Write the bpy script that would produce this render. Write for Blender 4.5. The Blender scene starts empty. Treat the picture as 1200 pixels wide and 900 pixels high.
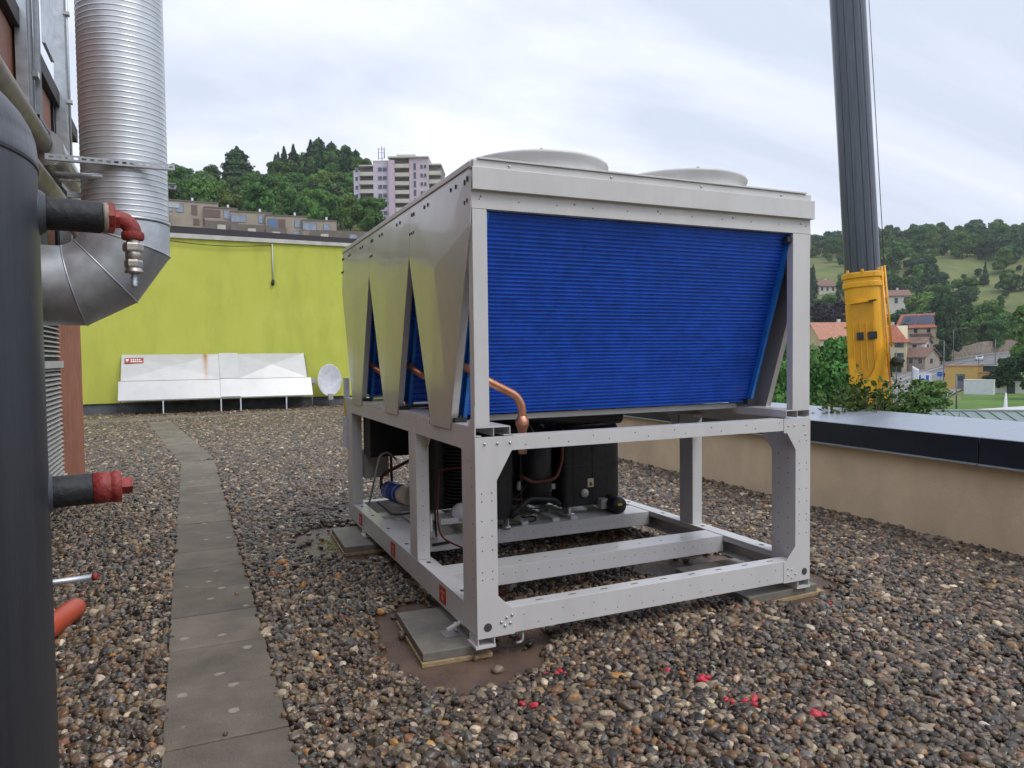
import bpy, math, random
import numpy as np
from mathutils import Vector, Matrix
random.seed(7); rng = np.random.default_rng(7)
scene = bpy.context.scene
PI = math.pi

# ------------------------------------------------------------------ camera
CAM = Vector((-1.302, -3.36, 1.531))
F = Vector((0.40932, 0.91157, -0.03872)); R = Vector((0.912, -0.41002, -0.01199)); U = Vector((0.02681, 0.03041, 0.99918))
cd = bpy.data.cameras.new('camera'); cam = bpy.data.objects.new('camera', cd); scene.collection.objects.link(cam)
cam.matrix_world = Matrix(((R.x, U.x, -F.x, CAM.x), (R.y, U.y, -F.y, CAM.y), (R.z, U.z, -F.z, CAM.z), (0, 0, 0, 1)))
cd.sensor_width = 36; cd.lens = 36 * 847 / 1200; cd.clip_start = .05; cd.clip_end = 6000
scene.camera = cam

# ------------------------------------------------------------------ world (overcast)
SUN_EL, SUN_AZ = math.radians(55), math.radians(150)      # azimuth clockwise from +Y
w = bpy.data.worlds.new('World'); scene.world = w; w.use_nodes = True
nt = w.node_tree; nt.nodes.clear(); N = nt.nodes; L = nt.links
out = N.new('ShaderNodeOutputWorld'); mixs = N.new('ShaderNodeMixShader')
sky = N.new('ShaderNodeTexSky'); sky.sky_type = 'NISHITA'; sky.sun_disc = False
sky.sun_elevation = SUN_EL; sky.sun_rotation = SUN_AZ; sky.air_density = 1.2; sky.dust_density = 2
b1 = N.new('ShaderNodeBackground'); b1.inputs[1].default_value = .09; L.new(sky.outputs[0], b1.inputs[0])
tc = N.new('ShaderNodeTexCoord'); sep = N.new('ShaderNodeSeparateXYZ'); L.new(tc.outputs['Generated'], sep.inputs[0])
mx = N.new('ShaderNodeMath'); mx.operation = 'MAXIMUM'; L.new(sep.outputs[2], mx.inputs[0]); mx.inputs[1].default_value = 0
ad = N.new('ShaderNodeMath'); ad.operation = 'ADD'; L.new(mx.outputs[0], ad.inputs[0]); ad.inputs[1].default_value = .22
cmb = N.new('ShaderNodeCombineXYZ')
for i in range(2):
    dv = N.new('ShaderNodeMath'); dv.operation = 'DIVIDE'; L.new(sep.outputs[i], dv.inputs[0]); L.new(ad.outputs[0], dv.inputs[1]); L.new(dv.outputs[0], cmb.inputs[i])
mp = N.new('ShaderNodeMapping'); mp.inputs['Location'].default_value = (3.3, 1.1, .4); mp.inputs['Rotation'].default_value = (0, 0, -.55)
mp.inputs['Scale'].default_value = (.42, 1.0, 1); L.new(cmb.outputs[0], mp.inputs[0])
n1 = N.new('ShaderNodeTexNoise'); n1.inputs['Scale'].default_value = 1.05; n1.inputs['Detail'].default_value = 9; n1.inputs['Roughness'].default_value = .57; n1.inputs['Distortion'].default_value = .55
L.new(mp.outputs[0], n1.inputs['Vector'])
cr = N.new('ShaderNodeValToRGB'); L.new(n1.outputs[0], cr.inputs[0])
cr.color_ramp.elements[0].position = .33; cr.color_ramp.elements[0].color = (.44, .485, .575, 1)
cr.color_ramp.elements[1].position = .64; cr.color_ramp.elements[1].color = (.76, .77, .86, 1)
e = cr.color_ramp.elements.new(.50); e.color = (.62, .645, .745, 1)
b2 = N.new('ShaderNodeBackground'); b2.inputs[1].default_value = 1.16; L.new(cr.outputs[0], b2.inputs[0])
mixs.inputs[0].default_value = .94; L.new(b1.outputs[0], mixs.inputs[1]); L.new(b2.outputs[0], mixs.inputs[2]); L.new(mixs.outputs[0], out.inputs[0])
sd = bpy.data.lights.new('sun', 'SUN'); sd.energy = .9; sd.angle = math.radians(22); sd.color = (1, .97, .92)
so = bpy.data.objects.new('sun', sd); scene.collection.objects.link(so)
sdir = Vector((math.sin(SUN_AZ) * math.cos(SUN_EL), math.cos(SUN_AZ) * math.cos(SUN_EL), math.sin(SUN_EL)))
so.rotation_euler = sdir.to_track_quat('Z', 'Y').to_euler()
vs = scene.view_settings; vs.view_transform = 'Standard'; vs.look = 'None'; vs.exposure = 0.58; vs.gamma = 1

# ------------------------------------------------------------------ materials
def nodes(m): return m.node_tree.nodes, m.node_tree.links
def mat(name, col, rough=.6, metal=0, ns=8, var=.12, bump=0, bs=60, col2=None, spec=.5, coat=0, detail=6, stretch=None, pos=(.35, .65)):
    m = bpy.data.materials.new(name); m.use_nodes = True
    n, l = nodes(m); b = n['Principled BSDF']
    b.inputs['Roughness'].default_value = rough; b.inputs['Metallic'].default_value = metal
    b.inputs['Specular IOR Level'].default_value = spec; b.inputs['Coat Weight'].default_value = coat
    t = n.new('ShaderNodeTexCoord'); src = t.outputs['Object']
    if stretch:
        mpp = n.new('ShaderNodeMapping'); mpp.inputs['Scale'].default_value = stretch; l.new(src, mpp.inputs[0]); src = mpp.outputs[0]
    nz = n.new('ShaderNodeTexNoise'); nz.inputs['Scale'].default_value = ns; nz.inputs['Detail'].default_value = detail; nz.inputs['Roughness'].default_value = .6
    l.new(src, nz.inputs['Vector'])
    r = n.new('ShaderNodeValToRGB'); l.new(nz.outputs[0], r.inputs[0])
    c2 = col2 or tuple(min(1, c * (1 + var)) for c in col)
    c1 = col if col2 else tuple(c * (1 - var) for c in col)
    r.color_ramp.elements[0].position = pos[0]; r.color_ramp.elements[1].position = pos[1]
    r.color_ramp.elements[0].color = (*c1, 1); r.color_ramp.elements[1].color = (*c2, 1)
    l.new(r.outputs[0], b.inputs['Base Color'])
    if bump:
        z = n.new('ShaderNodeTexNoise'); z.inputs['Scale'].default_value = bs; z.inputs['Detail'].default_value = 5; l.new(src, z.inputs['Vector'])
        bp = n.new('ShaderNodeBump'); bp.inputs['Strength'].default_value = bump; bp.inputs['Distance'].default_value = .01
        l.new(z.outputs[0], bp.inputs['Height']); l.new(bp.outputs[0], b.inputs['Normal'])
    m['ramp'] = r.name
    return m
def rough_noise(m, lo, hi, scale=3):
    n, l = nodes(m); b = n['Principled BSDF']; t = n.new('ShaderNodeTexCoord'); z = n.new('ShaderNodeTexNoise'); z.inputs['Scale'].default_value = scale; z.inputs['Detail'].default_value = 6
    l.new(t.outputs['Object'], z.inputs['Vector']); q = n.new('ShaderNodeMapRange'); q.inputs[1].default_value = .3; q.inputs[2].default_value = .7
    q.inputs[3].default_value = lo; q.inputs[4].default_value = hi; l.new(z.outputs[0], q.inputs[0]); l.new(q.outputs[0], b.inputs['Roughness'])
def obj_random(m, amt=.25, hue=.02):
    n, l = nodes(m); b = n['Principled BSDF']; lk = b.inputs['Base Color'].links[0]; s = lk.from_socket; l.remove(lk)
    oi = n.new('ShaderNodeObjectInfo'); hs = n.new('ShaderNodeHueSaturation')
    q = n.new('ShaderNodeMapRange'); q.inputs[3].default_value = 1 - amt; q.inputs[4].default_value = 1 + amt; l.new(oi.outputs['Random'], q.inputs[0]); l.new(q.outputs[0], hs.inputs['Value'])
    ml = n.new('ShaderNodeMath'); ml.operation = 'MULTIPLY'; ml.inputs[1].default_value = 7.13; l.new(oi.outputs['Random'], ml.inputs[0])
    fr = n.new('ShaderNodeMath'); fr.operation = 'FRACT'; l.new(ml.outputs[0], fr.inputs[0])
    q2 = n.new('ShaderNodeMapRange'); q2.inputs[3].default_value = .5 - hue; q2.inputs[4].default_value = .5 + hue; l.new(fr.outputs[0], q2.inputs[0]); l.new(q2.outputs[0], hs.inputs['Hue'])
    l.new(s, hs.inputs['Color']); l.new(hs.outputs[0], b.inputs['Base Color'])
    return m
def add_spots(m, scale, col, lo, hi, spot_noise=40):
    """blotches with a shape of their own (lichen, dried drops)"""
    n, l = nodes(m); b = n['Principled BSDF']; lk = b.inputs['Base Color'].links[0]; s = lk.from_socket; l.remove(lk)
    t = n.new('ShaderNodeTexCoord'); v = n.new('ShaderNodeTexVoronoi'); v.inputs['Scale'].default_value = scale; v.inputs['Randomness'].default_value = 1
    g = n.new('ShaderNodeNewGeometry'); dn = n.new('ShaderNodeTexNoise'); dn.inputs['Scale'].default_value = spot_noise; l.new(g.outputs['Position'], dn.inputs['Vector'])
    mxx = n.new('ShaderNodeMixRGB'); mxx.inputs[0].default_value = .03; l.new(g.outputs['Position'], mxx.inputs[1]); l.new(dn.outputs['Color'], mxx.inputs[2]); l.new(mxx.outputs[0], v.inputs['Vector'])
    q = n.new('ShaderNodeMapRange'); q.inputs[1].default_value = lo; q.inputs[2].default_value = hi; q.inputs[3].default_value = .75; q.inputs[4].default_value = 0; l.new(v.outputs['Distance'], q.inputs[0])
    # only some of the cells carry a blotch
    c = n.new('ShaderNodeSeparateColor'); l.new(v.outputs['Color'], c.inputs[0]); gt = n.new('ShaderNodeMath'); gt.operation = 'GREATER_THAN'; gt.inputs[1].default_value = .45; l.new(c.outputs[0], gt.inputs[0])
    mu = n.new('ShaderNodeMath'); mu.operation = 'MULTIPLY'; l.new(q.outputs[0], mu.inputs[0]); l.new(gt.outputs[0], mu.inputs[1])
    mi = n.new('ShaderNodeMixRGB'); l.new(mu.outputs[0], mi.inputs[0]); l.new(s, mi.inputs[1]); mi.inputs[2].default_value = (*col, 1); l.new(mi.outputs[0], b.inputs['Base Color'])

M = {}
M['paint'] = mat('light_grey_powder_coat', (.64, .64, .64), .34, 0, 5, .025, .03, 500, coat=.15)
M['panel'] = mat('satin_grey_sheet', (.56, .545, .52), .23, .25, 4, .03, .02, 500, coat=.25)
M['galv'] = mat('galvanised_steel', (.54, .58, .62), .34, .7, 9, .14, .03, 90); rough_noise(M['galv'], .32, .48, 5)
M['galv_rail'] = mat('galvanised_strut', (.50, .53, .56), .4, .75, 14, .1)
M['duct'] = mat('spiral_duct_steel', (.60, .635, .67), .3, .55, 5, .10, stretch=(1, 1, .5)); rough_noise(M['duct'], .30, .42, 4)
M['blue_fin'] = mat('blue_coated_fins', (.016, .11, .62), .42, .2, 12, .15)
M['blue'] = mat('blue_tube_paint', (.02, .19, .62), .35, 0, 10, .1)
M['copper'] = mat('copper', (.60, .27, .16), .36, .85, 12, .2, col2=(.72, .38, .26)); 
M['black'] = mat('black_jacket', (.012, .012, .013), .5, 0, 10, .3, .9, 9)
M['blackrib'] = mat('black_rubber', (.016, .016, .017), .5, 0, 10, .2)
M['rubber'] = mat('dark_rubber', (.03, .03, .03), .7)
M['cream'] = mat('cream_paint', (.60, .56, .42), .5)
M['bluewrap'] = mat('deep_blue_wrap', (.02, .07, .40), .4)
M['white'] = mat('white_plastic', (.70, .72, .78), .45)
M['label_white'] = mat('label_paper', (.75, .76, .74), .6)
M['label_tan'] = mat('label_yellowed', (.62, .52, .34), .6)
M['red_label'] = mat('red_sticker', (.50, .025, .02), .5)
M['faded_red'] = mat('faded_red_sign', (.34, .07, .05), .6)
M['yellow_label'] = mat('yellow_sticker', (.75, .50, .05), .5)
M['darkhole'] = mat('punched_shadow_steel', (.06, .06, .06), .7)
M['zinc'] = mat('zinc_bolt', (.55, .55, .55), .35, .8)
M['slab'] = mat('concrete_slab', (.185, .175, .15), .55, 0, 9, .16, .3, 130)
M['paver'] = mat('mossy_concrete_paver', (.105, .090, .070), .72, 0, 3.0, .1, .5, 110, col2=(.215, .185, .140), pos=(.3, .72)); obj_random(M['paver'], .14, .006); add_spots(M['paver'], 6.5, (.38, .35, .28), .12, .17)
M['board'] = mat('chipboard', (.36, .27, .15), .8, 0, 30, .2, .4, 200)
M['membrane'] = mat('wet_bitumen_membrane', (.085, .052, .038), .3, 0, 5, .2, .5, 160, col2=(.15, .098, .070)); rough_noise(M['membrane'], .12, .55, 3.5); add_spots(M['membrane'], 24, (.28, .24, .18), .04, .1, 60)
M['tank'] = mat('dark_slate_insulation', (.046, .052, .066), .48, 0, 3, .22, .16, 14, stretch=(6, 6, .35), coat=.05, col2=(.062, .070, .087)); add_spots(M['tank'], 3.1, (.12, .125, .13), .02, .05)
M['foam'] = mat('black_foam_sleeve', (.018, .020, .024), .6, 0, 20, .25, .3, 70)
M['redpaint'] = mat('red_oxide_iron', (.27, .035, .03), .5, 0, 25, .2, .4, 90)
M['brass'] = mat('nickel_brass', (.60, .54, .49), .3, .85, 20, .15)
M['grime'] = mat('limed_collar', (.35, .30, .24), .7, 0, 30, .3)
M['corten'] = mat('rust_brown_panel', (.235, .078, .042), .55, 0, 14, .16, .15, 120, col2=(.31, .115, .062)); 
M['terra'] = mat('terracotta_render', (.30, .105, .06), .75, 0, 5, .14, .2, 60, col2=(.40, .16, .09))
M['anth'] = mat('anthracite_flashing', (.028, .032, .045), .28, .3, 4, .15)
M['slat'] = mat('louvre_slat', (.45, .44, .41), .5, .3)
M['lime'] = mat('lime_render', (.53, .575, .085), .85, 0, .9, .05, .25, 30, col2=(.61, .64, .125), pos=(.25, .75))
M['capwhite'] = mat('pale_coping', (.55, .55, .52), .6, 0, 2, .15)
M['roofdark'] = mat('dark_roof_edge', (.035, .03, .035), .6)
M['plinth'] = mat('grey_plinth', (.11, .12, .135), .7, 0, 4, .3)
M['tan'] = mat('beige_render', (.70, .555, .385), .85, 0, 2.2, .09, .25, 60)
M['coping'] = mat('coated_coping', (.37, .41, .47), .3, .45, 2, .05); rough_noise(M['coping'], .28, .42, 2)
M['fascia'] = mat('dark_blue_fascia', (.013, .017, .030), .3, .2, 3, .15)
M['skyl'] = mat('white_sheet', (.50, .51, .51), .36, .2, 2.5, .08, col2=(.56, .56, .55))
M['crane_y'] = mat('crane_yellow', (.80, .40, .012), .4, 0, 3, .07, coat=.2)
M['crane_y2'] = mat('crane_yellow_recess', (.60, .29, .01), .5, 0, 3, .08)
M['boom'] = mat('boom_dark_grey', (.055, .068, .09), .33, .3, 6, .25, stretch=(5, 5, .15), col2=(.09, .105, .135), coat=.2)
M['grass'] = mat('meadow', (.07, .115, .025), .9, 0, .07, .2, .5, 3, detail=12, col2=(.19, .20, .065), pos=(.3, .7))
M['lawn'] = mat('lawn_green', (.085, .17, .022), .9, 0, .3, .2)
M['asphalt'] = mat('asphalt', (.155, .152, .155), .75, 0, .25, .12)
M['pave'] = mat('pavement_concrete', (.25, .24, .22), .8, 0, .3, .12)
M['roadwhite'] = mat('road_paint', (.6, .6, .58), .7)
def leaf(name, a, b, s=.35, rnd=.28):
    m = mat(name, a, .7, 0, s, .2, col2=b, pos=(.35, .7), spec=.25); obj_random(m, rnd, .025)
    return m
M['leaf_mid'] = leaf('leaf_mid', (.042, .115, .022), (.14, .26, .055))
M['leaf_dark'] = leaf('leaf_dark', (.024, .064, .024), (.070, .138, .048))
M['leaf_bright'] = leaf('leaf_bright', (.075, .16, .03), (.16, .27, .06))
M['leaf_purple'] = leaf('leaf_purple', (.012, .008, .014), (.035, .018, .028))
M['leaf_near'] = leaf('leaf_near', (.035, .085, .014), (.10, .17, .03), 3)
M['bark'] = mat('bark', (.09, .07, .05), .9, 0, 4, .3)
M['flower'] = mat('orange_bloom', (.7, .18, .06), .6)
M['soil'] = mat('soil', (.06, .045, .03), .9)
M['wall_cream'] = mat('cream_wall', (.62, .52, .36), .85, 0, .5, .07)
M['wall_white'] = mat('white_wall', (.60, .58, .52), .85, 0, .5, .07)
M['wall_stone'] = mat('rubble_wall', (.26, .215, .17), .9, 0, 1.5, .3, .5, 5)
M['tile_or'] = mat('orange_roof_tiles', (.36, .12, .07), .8, 0, 1.2, .2)
M['tile_pink'] = mat('faded_roof_tiles', (.42, .20, .13), .8, 0, 1.2, .15)
M['tile_brown'] = mat('brown_roof', (.20, .12, .09), .8, 0, 1, .2)
M['solar'] = mat('solar_blue', (.05, .06, .095), .25, .3, 2, .2)
M['glass'] = mat('window_glass', (.07, .09, .12), .12, .3, 1, .2)
M['glass_lt'] = mat('window_glass_pale', (.24, .29, .36), .15, .3, 1, .2)
M['shutter'] = mat('green_shutter', (.05, .11, .08), .6)
M['brownsh'] = mat('brown_shutter', (.15, .10, .085), .6)
M['concrete_tan'] = mat('tan_concrete', (.34, .29, .24), .85, 0, .4, .1)
M['concrete_gr'] = mat('grey_brown_concrete', (.17, .14, .13), .85, 0, .4, .12)
M['pink'] = mat('pink_lilac_panel', (.54, .44, .53), .8, 0, .15, .06)
M['lilac'] = mat('lilac_panel', (.56, .49, .61), .8, 0, .15, .06)
M['balc'] = mat('pale_balcony', (.54, .51, .46), .8, 0, .3, .08)
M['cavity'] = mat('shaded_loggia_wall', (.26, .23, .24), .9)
M['kiosk'] = mat('ochre_render', (.60, .40, .13), .8, 0, .8, .06)
M['steel_post'] = mat('lamp_post_grey', (.18, .19, .20), .5, .4)
M['whitepaint'] = mat('white_car_paint', (.7, .7, .72), .25, 0, 1, .02, coat=.5)
M['darkpaint'] = mat('dark_car_paint', (.03, .035, .05), .25, 0, 1, .02, coat=.5)
M['tyre'] = mat('tyre', (.02, .02, .02), .8)
M['greenroof'] = mat('grey_green_metal_roof', (.20, .26, .245), .5, .2, .8, .1)
M['awning'] = mat('blue_awning', (.10, .19, .36), .7)
M['signblue'] = mat('sign_blue', (.03, .12, .5), .5)
M['orangepipe'] = mat('orange_drain_pipe', (.50, .085, .04), .42, 0, 8, .08)
M['redstone'] = mat('red_marking_paint', (.55, .03, .06), .6)
# white sheet with rust run: a stain that stays put
def rusty():
    m = M['skyl']; n, l = nodes(m); b = n['Principled BSDF']; lk = b.inputs['Base Color'].links[0]; s = lk.from_socket; l.remove(lk)
    g = n.new('ShaderNodeNewGeometry'); sp = n.new('ShaderNodeSeparateXYZ'); l.new(g.outputs['Position'], sp.inputs[0])
    nz = n.new('ShaderNodeTexNoise'); nz.inputs['Scale'].default_value = 6; l.new(g.outputs['Position'], nz.inputs['Vector'])
    a = n.new('ShaderNodeMath'); a.operation = 'SUBTRACT'; l.new(sp.outputs[0], a.inputs[0]); a.inputs[1].default_value = -.80
    ab = n.new('ShaderNodeMath'); ab.operation = 'ABSOLUTE'; l.new(a.outputs[0], ab.inputs[0])
    q = n.new('ShaderNodeMapRange'); q.inputs[1].default_value = 0; q.inputs[2].default_value = .10; q.inputs[3].default_value = 1; q.inputs[4].default_value = 0; l.new(ab.outputs[0], q.inputs[0])
    q2 = n.new('ShaderNodeMapRange'); q2.inputs[1].default_value = .85; q2.inputs[2].default_value = 1.6; q2.inputs[3].default_value = .05; q2.inputs[4].default_value = 1.1; l.new(sp.outputs[2], q2.inputs[0])
    mu = n.new('ShaderNodeMath'); mu.operation = 'MULTIPLY'; l.new(q.outputs[0], mu.inputs[0]); l.new(q2.outputs[0], mu.inputs[1])
    m3 = n.new('ShaderNodeMath'); m3.operation = 'MULTIPLY'; l.new(mu.outputs[0], m3.inputs[0]); l.new(nz.outputs[0], m3.inputs[1])
    m4 = n.new('ShaderNodeMath'); m4.operation = 'MULTIPLY'; m4.inputs[1].default_value = 1.9; m4.use_clamp = True; l.new(m3.outputs[0], m4.inputs[0])
    mi = n.new('ShaderNodeMixRGB'); l.new(m4.outputs[0], mi.inputs[0]); l.new(s, mi.inputs[1]); mi.inputs[2].default_value = (.42, .22, .09, 1); l.new(mi.outputs[0], b.inputs['Base Color'])
rusty()
# lime render: vertical rain streaks and dirt patches
def streaks(m, col, amt, sc=(1.2, 1.2, .12)):
    n, l = nodes(m); b = n['Principled BSDF']; lk = b.inputs['Base Color'].links[0]; s = lk.from_socket; l.remove(lk)
    g = n.new('ShaderNodeNewGeometry'); mpp = n.new('ShaderNodeMapping'); mpp.inputs['Scale'].default_value = sc; l.new(g.outputs['Position'], mpp.inputs[0])
    nz = n.new('ShaderNodeTexNoise'); nz.inputs['Scale'].default_value = 2.2; nz.inputs['Detail'].default_value = 8; nz.inputs['Roughness'].default_value = .65; l.new(mpp.outputs[0], nz.inputs['Vector'])
    q = n.new('ShaderNodeMapRange'); q.inputs[1].default_value = .45; q.inputs[2].default_value = .75; q.inputs[3].default_value = 0; q.inputs[4].default_value = amt; l.new(nz.outputs[0], q.inputs[0])
    mi = n.new('ShaderNodeMixRGB'); l.new(q.outputs[0], mi.inputs[0]); l.new(s, mi.inputs[1]); mi.inputs[2].default_value = (*col, 1); l.new(mi.outputs[0], b.inputs['Base Color'])
streaks(M['lime'], (.36, .38, .06), .42, (.9, .9, .25))
streaks(M['paint'], (.44, .425, .39), .35, (1.4, 1.4, .5)); streaks(M['panel'], (.40, .38, .34), .3, (1.2, 1.2, .4)); streaks(M['blue_fin'], (.008, .07, .42), .4, (.7, .7, 1.2))  # on the blue fins: bent patches and uneven sheen painted into the colour
streaks(M['tan'], (.45, .34, .23), .5, (.5, .5, .3))
streaks(M['coping'], (.42, .45, .50), .4, (.8, .8, .8))
streaks(M['skyl'], (.45, .46, .46), .5, (.8, .8, .25))

# ------------------------------------------------------------------ mesh helpers
class MB:
    def __init__(s): s.v = []; s.f = []; s.sm = []
    def add(s, vs, fs, smooth=False):
        o = len(s.v); s.v += [Vector(v) for v in vs]; s.f += [tuple(i + o for i in f) for f in fs]; s.sm += [smooth] * len(fs); return s
    def box(s, x0, x1, y0, y1, z0, z1, mtx=None):
        vs = [Vector((x, y, z)) for z in (z0, z1) for y in (y0, y1) for x in (x0, x1)]
        if mtx: vs = [mtx @ v for v in vs]
        return s.add(vs, [(0, 2, 3, 1), (4, 5, 7, 6), (0, 1, 5, 4), (2, 6, 7, 3), (0, 4, 6, 2), (1, 3, 7, 5)])
    def bar(s, p0, p1, w, h, up=(0, 0, 1)):
        p0, p1 = Vector(p0), Vector(p1); d = (p1 - p0); ln = d.length; d.normalize(); up = Vector(up)
        r = d.cross(up); 
        if r.length < 1e-4: r = d.cross(Vector((1, 0, 0)))
        r.normalize(); u = r.cross(d)
        vs = [p + r * a * w / 2 + u * b * h / 2 for p in (p0, p1) for a, b in ((-1, -1), (1, -1), (1, 1), (-1, 1))]
        return s.add(vs, [(0, 3, 2, 1), (4, 5, 6, 7), (0, 1, 5, 4), (1, 2, 6, 5), (2, 3, 7, 6), (3, 0, 4, 7)])
    def tube(s, pts, r, n=16, cap=True):
        pts = [Vector(p) for p in pts]; rs = r if isinstance(r, (list, tuple)) else [r] * len(pts)
        o = len(s.v); ref = None; rings = []
        for i, p in enumerate(pts):
            d = (pts[min(i + 1, len(pts) - 1)] - pts[max(i - 1, 0)]).normalized()
            if ref is None: ref = d.orthogonal().normalized()
            ref = (ref - d * ref.dot(d)).normalized(); b = d.cross(ref)
            rings.append([p + (ref * math.cos(2 * PI * k / n) + b * math.sin(2 * PI * k / n)) * rs[i] for k in range(n)])
        vs = [v for q in rings for v in q]; fs = []
        for i in range(len(pts) - 1):
            for k in range(n): fs.append((i * n + k, i * n + (k + 1) % n, (i + 1) * n + (k + 1) % n, (i + 1) * n + k))
        s.add(vs, fs, True)
        if cap:
            s.f += [tuple(o + k for k in reversed(range(n))), tuple(o + (len(pts) - 1) * n + k for k in range(n))]; s.sm += [False, False]
        return s
    def lathe(s, prof, n=32, c=(0, 0, 0), axis=None, smooth=True, flat=()):
        c = Vector(c); q = Vector(axis).normalized().to_track_quat('Z', 'Y') if axis else None
        vs = []
        for (r, z) in prof:
            for k in range(n):
                v = Vector((r * math.cos(2 * PI * k / n), r * math.sin(2 * PI * k / n), z))
                vs.append(c + (q @ v if q else v))
        fs = [(i * n + k, i * n + (k + 1) % n, (i + 1) * n + (k + 1) % n, (i + 1) * n + k) for i in range(len(prof) - 1) for k in range(n)]
        return s.add(vs, fs, smooth)
    def prism(s, poly, a, b, axis='y'):
        """poly of 2D points extruded from a to b along axis"""
        def P(u, v, t): return {'y': (u, t, v), 'x': (t, u, v), 'z': (u, v, t)}[axis]
        n = len(poly); vs = [P(u, v, a) for u, v in poly] + [P(u, v, b) for u, v in poly]
        fs = [tuple(range(n)), tuple(reversed(range(n, 2 * n)))] + [(i, i + n, (i + 1) % n + n, (i + 1) % n) for i in range(n)]
        return s.add(vs, fs)
    def xf(s, m):
        s.v = [m @ v for v in s.v]; return s
BASE = {}
def build(name, mb, m, parent=None, bevel=0, kind=None, fixn=True, autosmooth=None):
    off = BASE.get(parent.name, Vector()) if parent else Vector()
    me = bpy.data.meshes.new(name); me.from_pydata([tuple(v - off) for v in mb.v], [], mb.f)
    me.polygons.foreach_set('use_smooth', mb.sm); me.update()
    if fixn:
        import bmesh
        b = bmesh.new(); b.from_mesh(me); bmesh.ops.recalc_face_normals(b, faces=b.faces); b.to_mesh(me); b.free()
    me.materials.append(M[m] if isinstance(m, str) else m)
    o = bpy.data.objects.new(name, me); scene.collection.objects.link(o)
    if parent: o.parent = parent
    BASE[o.name] = off
    if bevel:
        md = o.modifiers.new('bevel', 'BEVEL'); md.width = bevel; md.segments = 2; md.limit_method = 'ANGLE'; md.angle_limit = math.radians(40)
    if kind: o['kind'] = kind
    return o
def thing(name, label, cat, loc=(0, 0, 0), group=None):
    o = bpy.data.objects.new(name, None); scene.collection.objects.link(o); o.location = loc; o.empty_display_size = .2
    BASE[o.name] = Vector(loc); o['label'] = label; o['category'] = cat
    if group: o['group'] = group
    return o
def tag(o, label, cat, group=None):
    o['label'] = label; o['category'] = cat
    if group: o['group'] = group
    return o
def relocate(o, loc):
    """move a one-mesh thing's origin to loc without moving its shape"""
    loc = Vector(loc); o.data.transform(Matrix.Translation(-loc)); o.location = loc; return o
def copy_tree(o, parent=None):
    c = o.copy(); scene.collection.objects.link(c)
    if parent: c.parent = parent
    for ch in list(o.children): copy_tree(ch, c)
    return c

# ------------------------------------------------------------------ terrain
CX, CY = CAM.x, CAM.y
def lerp(pts, r):
    if r <= pts[0][0]: return pts[0][1]
    for (a, b), (c, d) in zip(pts, pts[1:]):
        if r <= c: return b + (d - b) * (r - a) / (c - a)
    return pts[-1][1]
def sm(a, b, x):
    t = min(1, max(0, (x - a) / (b - a))); return t * t * (3 - 2 * t)
LP = [(0, -7), (70, -7), (120, 6), (175, 24), (196, 32), (240, 44), (300, 60), (340, 72), (450, 88), (900, 120), (3000, 130)]
def terrain(x, y):
    dx, dy = x - CX, y - CY; r = math.hypot(dx, dy); az = math.degrees(math.atan2(dx, dy))
    k = .045 * sm(50, 58.5, az) if az < 90 else .045 * (1 - sm(90, 140, az))
    v = -7 + 1.5 * sm(60, 120, r) + max(0, min(r, 320) - 150) * k
    d0 = 275 + 25 * sm(53, 58, az); dc = d0 + 340
    h = v + (84 - v) * (lerp([(0, 0), (.25, .2), (.8, .84), (1, 1)], (r - d0) / (dc - d0)) if r > d0 else 0) + max(0, r - dc) * .02
    l = lerp(LP, r)
    wgt = sm(22, 44, az) * (1 - sm(150, 180, az)) if az > -90 else 0
    z = l * (1 - wgt) + h * wgt if az >= -90 else l
    z += 14 * math.exp(-((az - 10.4) / 4.6) ** 2 - ((r - 345) / 60) ** 2)
    return z + (math.sin(x * .021 + 1.3) * math.cos(y * .017) * 4 + math.sin(x * .05 + y * .043) * 1.3) * sm(260, 400, r) * .8
def polar(az, r): 
    a = math.radians(az); return CX + math.sin(a) * r, CY + math.cos(a) * r
mb = MB(); azs = [-180 + 4 * i for i in range(40)] + [-20 + .75 * i for i in range(134)] + [80.5 + 4 * i for i in range(25)]
rs = [0, 25, 45, 60] + [70 + 7 * i for i in range(80)] + [650, 700, 780, 900, 1100, 1500, 2200, 3200, 4500]
vs = [(*polar(a, r), terrain(*polar(a, r))) for r in rs for a in azs]; na = len(azs)
fs = [(i * na + k, i * na + (k + 1) % na, (i + 1) * na + (k + 1) % na, (i + 1) * na + k) for i in range(len(rs) - 1) for k in range(na)]
mb.add(vs, fs, True); g = build('ground', mb, 'grass', kind='structure', fixn=False)
for p_ in g.data.polygons: pass
g.data.flip_normals() if g.data.polygons[200].normal.z < 0 else None

def drape(name, left, right, m, dz, n=40, kind='structure', nx=6):
    def along(P, t):
        seg = [math.dist(a, b) for a, b in zip(P, P[1:])]; T = sum(seg) * t
        for (a, b), s_ in zip(zip(P, P[1:]), seg):
            if T <= s_ + 1e-9: return a[0] + (b[0] - a[0]) * T / s_, a[1] + (b[1] - a[1]) * T / s_
            T -= s_
        return P[-1]
    q = MB(); vs = []
    for i in range(n + 1):
        a = along(left, i / n); b = along(right, i / n)
        for j in range(nx + 1):
            x = a[0] + (b[0] - a[0]) * j / nx; y = a[1] + (b[1] - a[1]) * j / nx
            vs.append((x, y, terrain(x, y) + dz))
    fs = [(i * (nx + 1) + j, i * (nx + 1) + j + 1, (i + 1) * (nx + 1) + j + 1, (i + 1) * (nx + 1) + j) for i in range(n) for j in range(nx)]
    q.add(vs, fs); o = build(name, q, m, kind=kind, fixn=False)
    if o.data.polygons[0].normal.z < 0: o.data.flip_normals()
    return o
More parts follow.
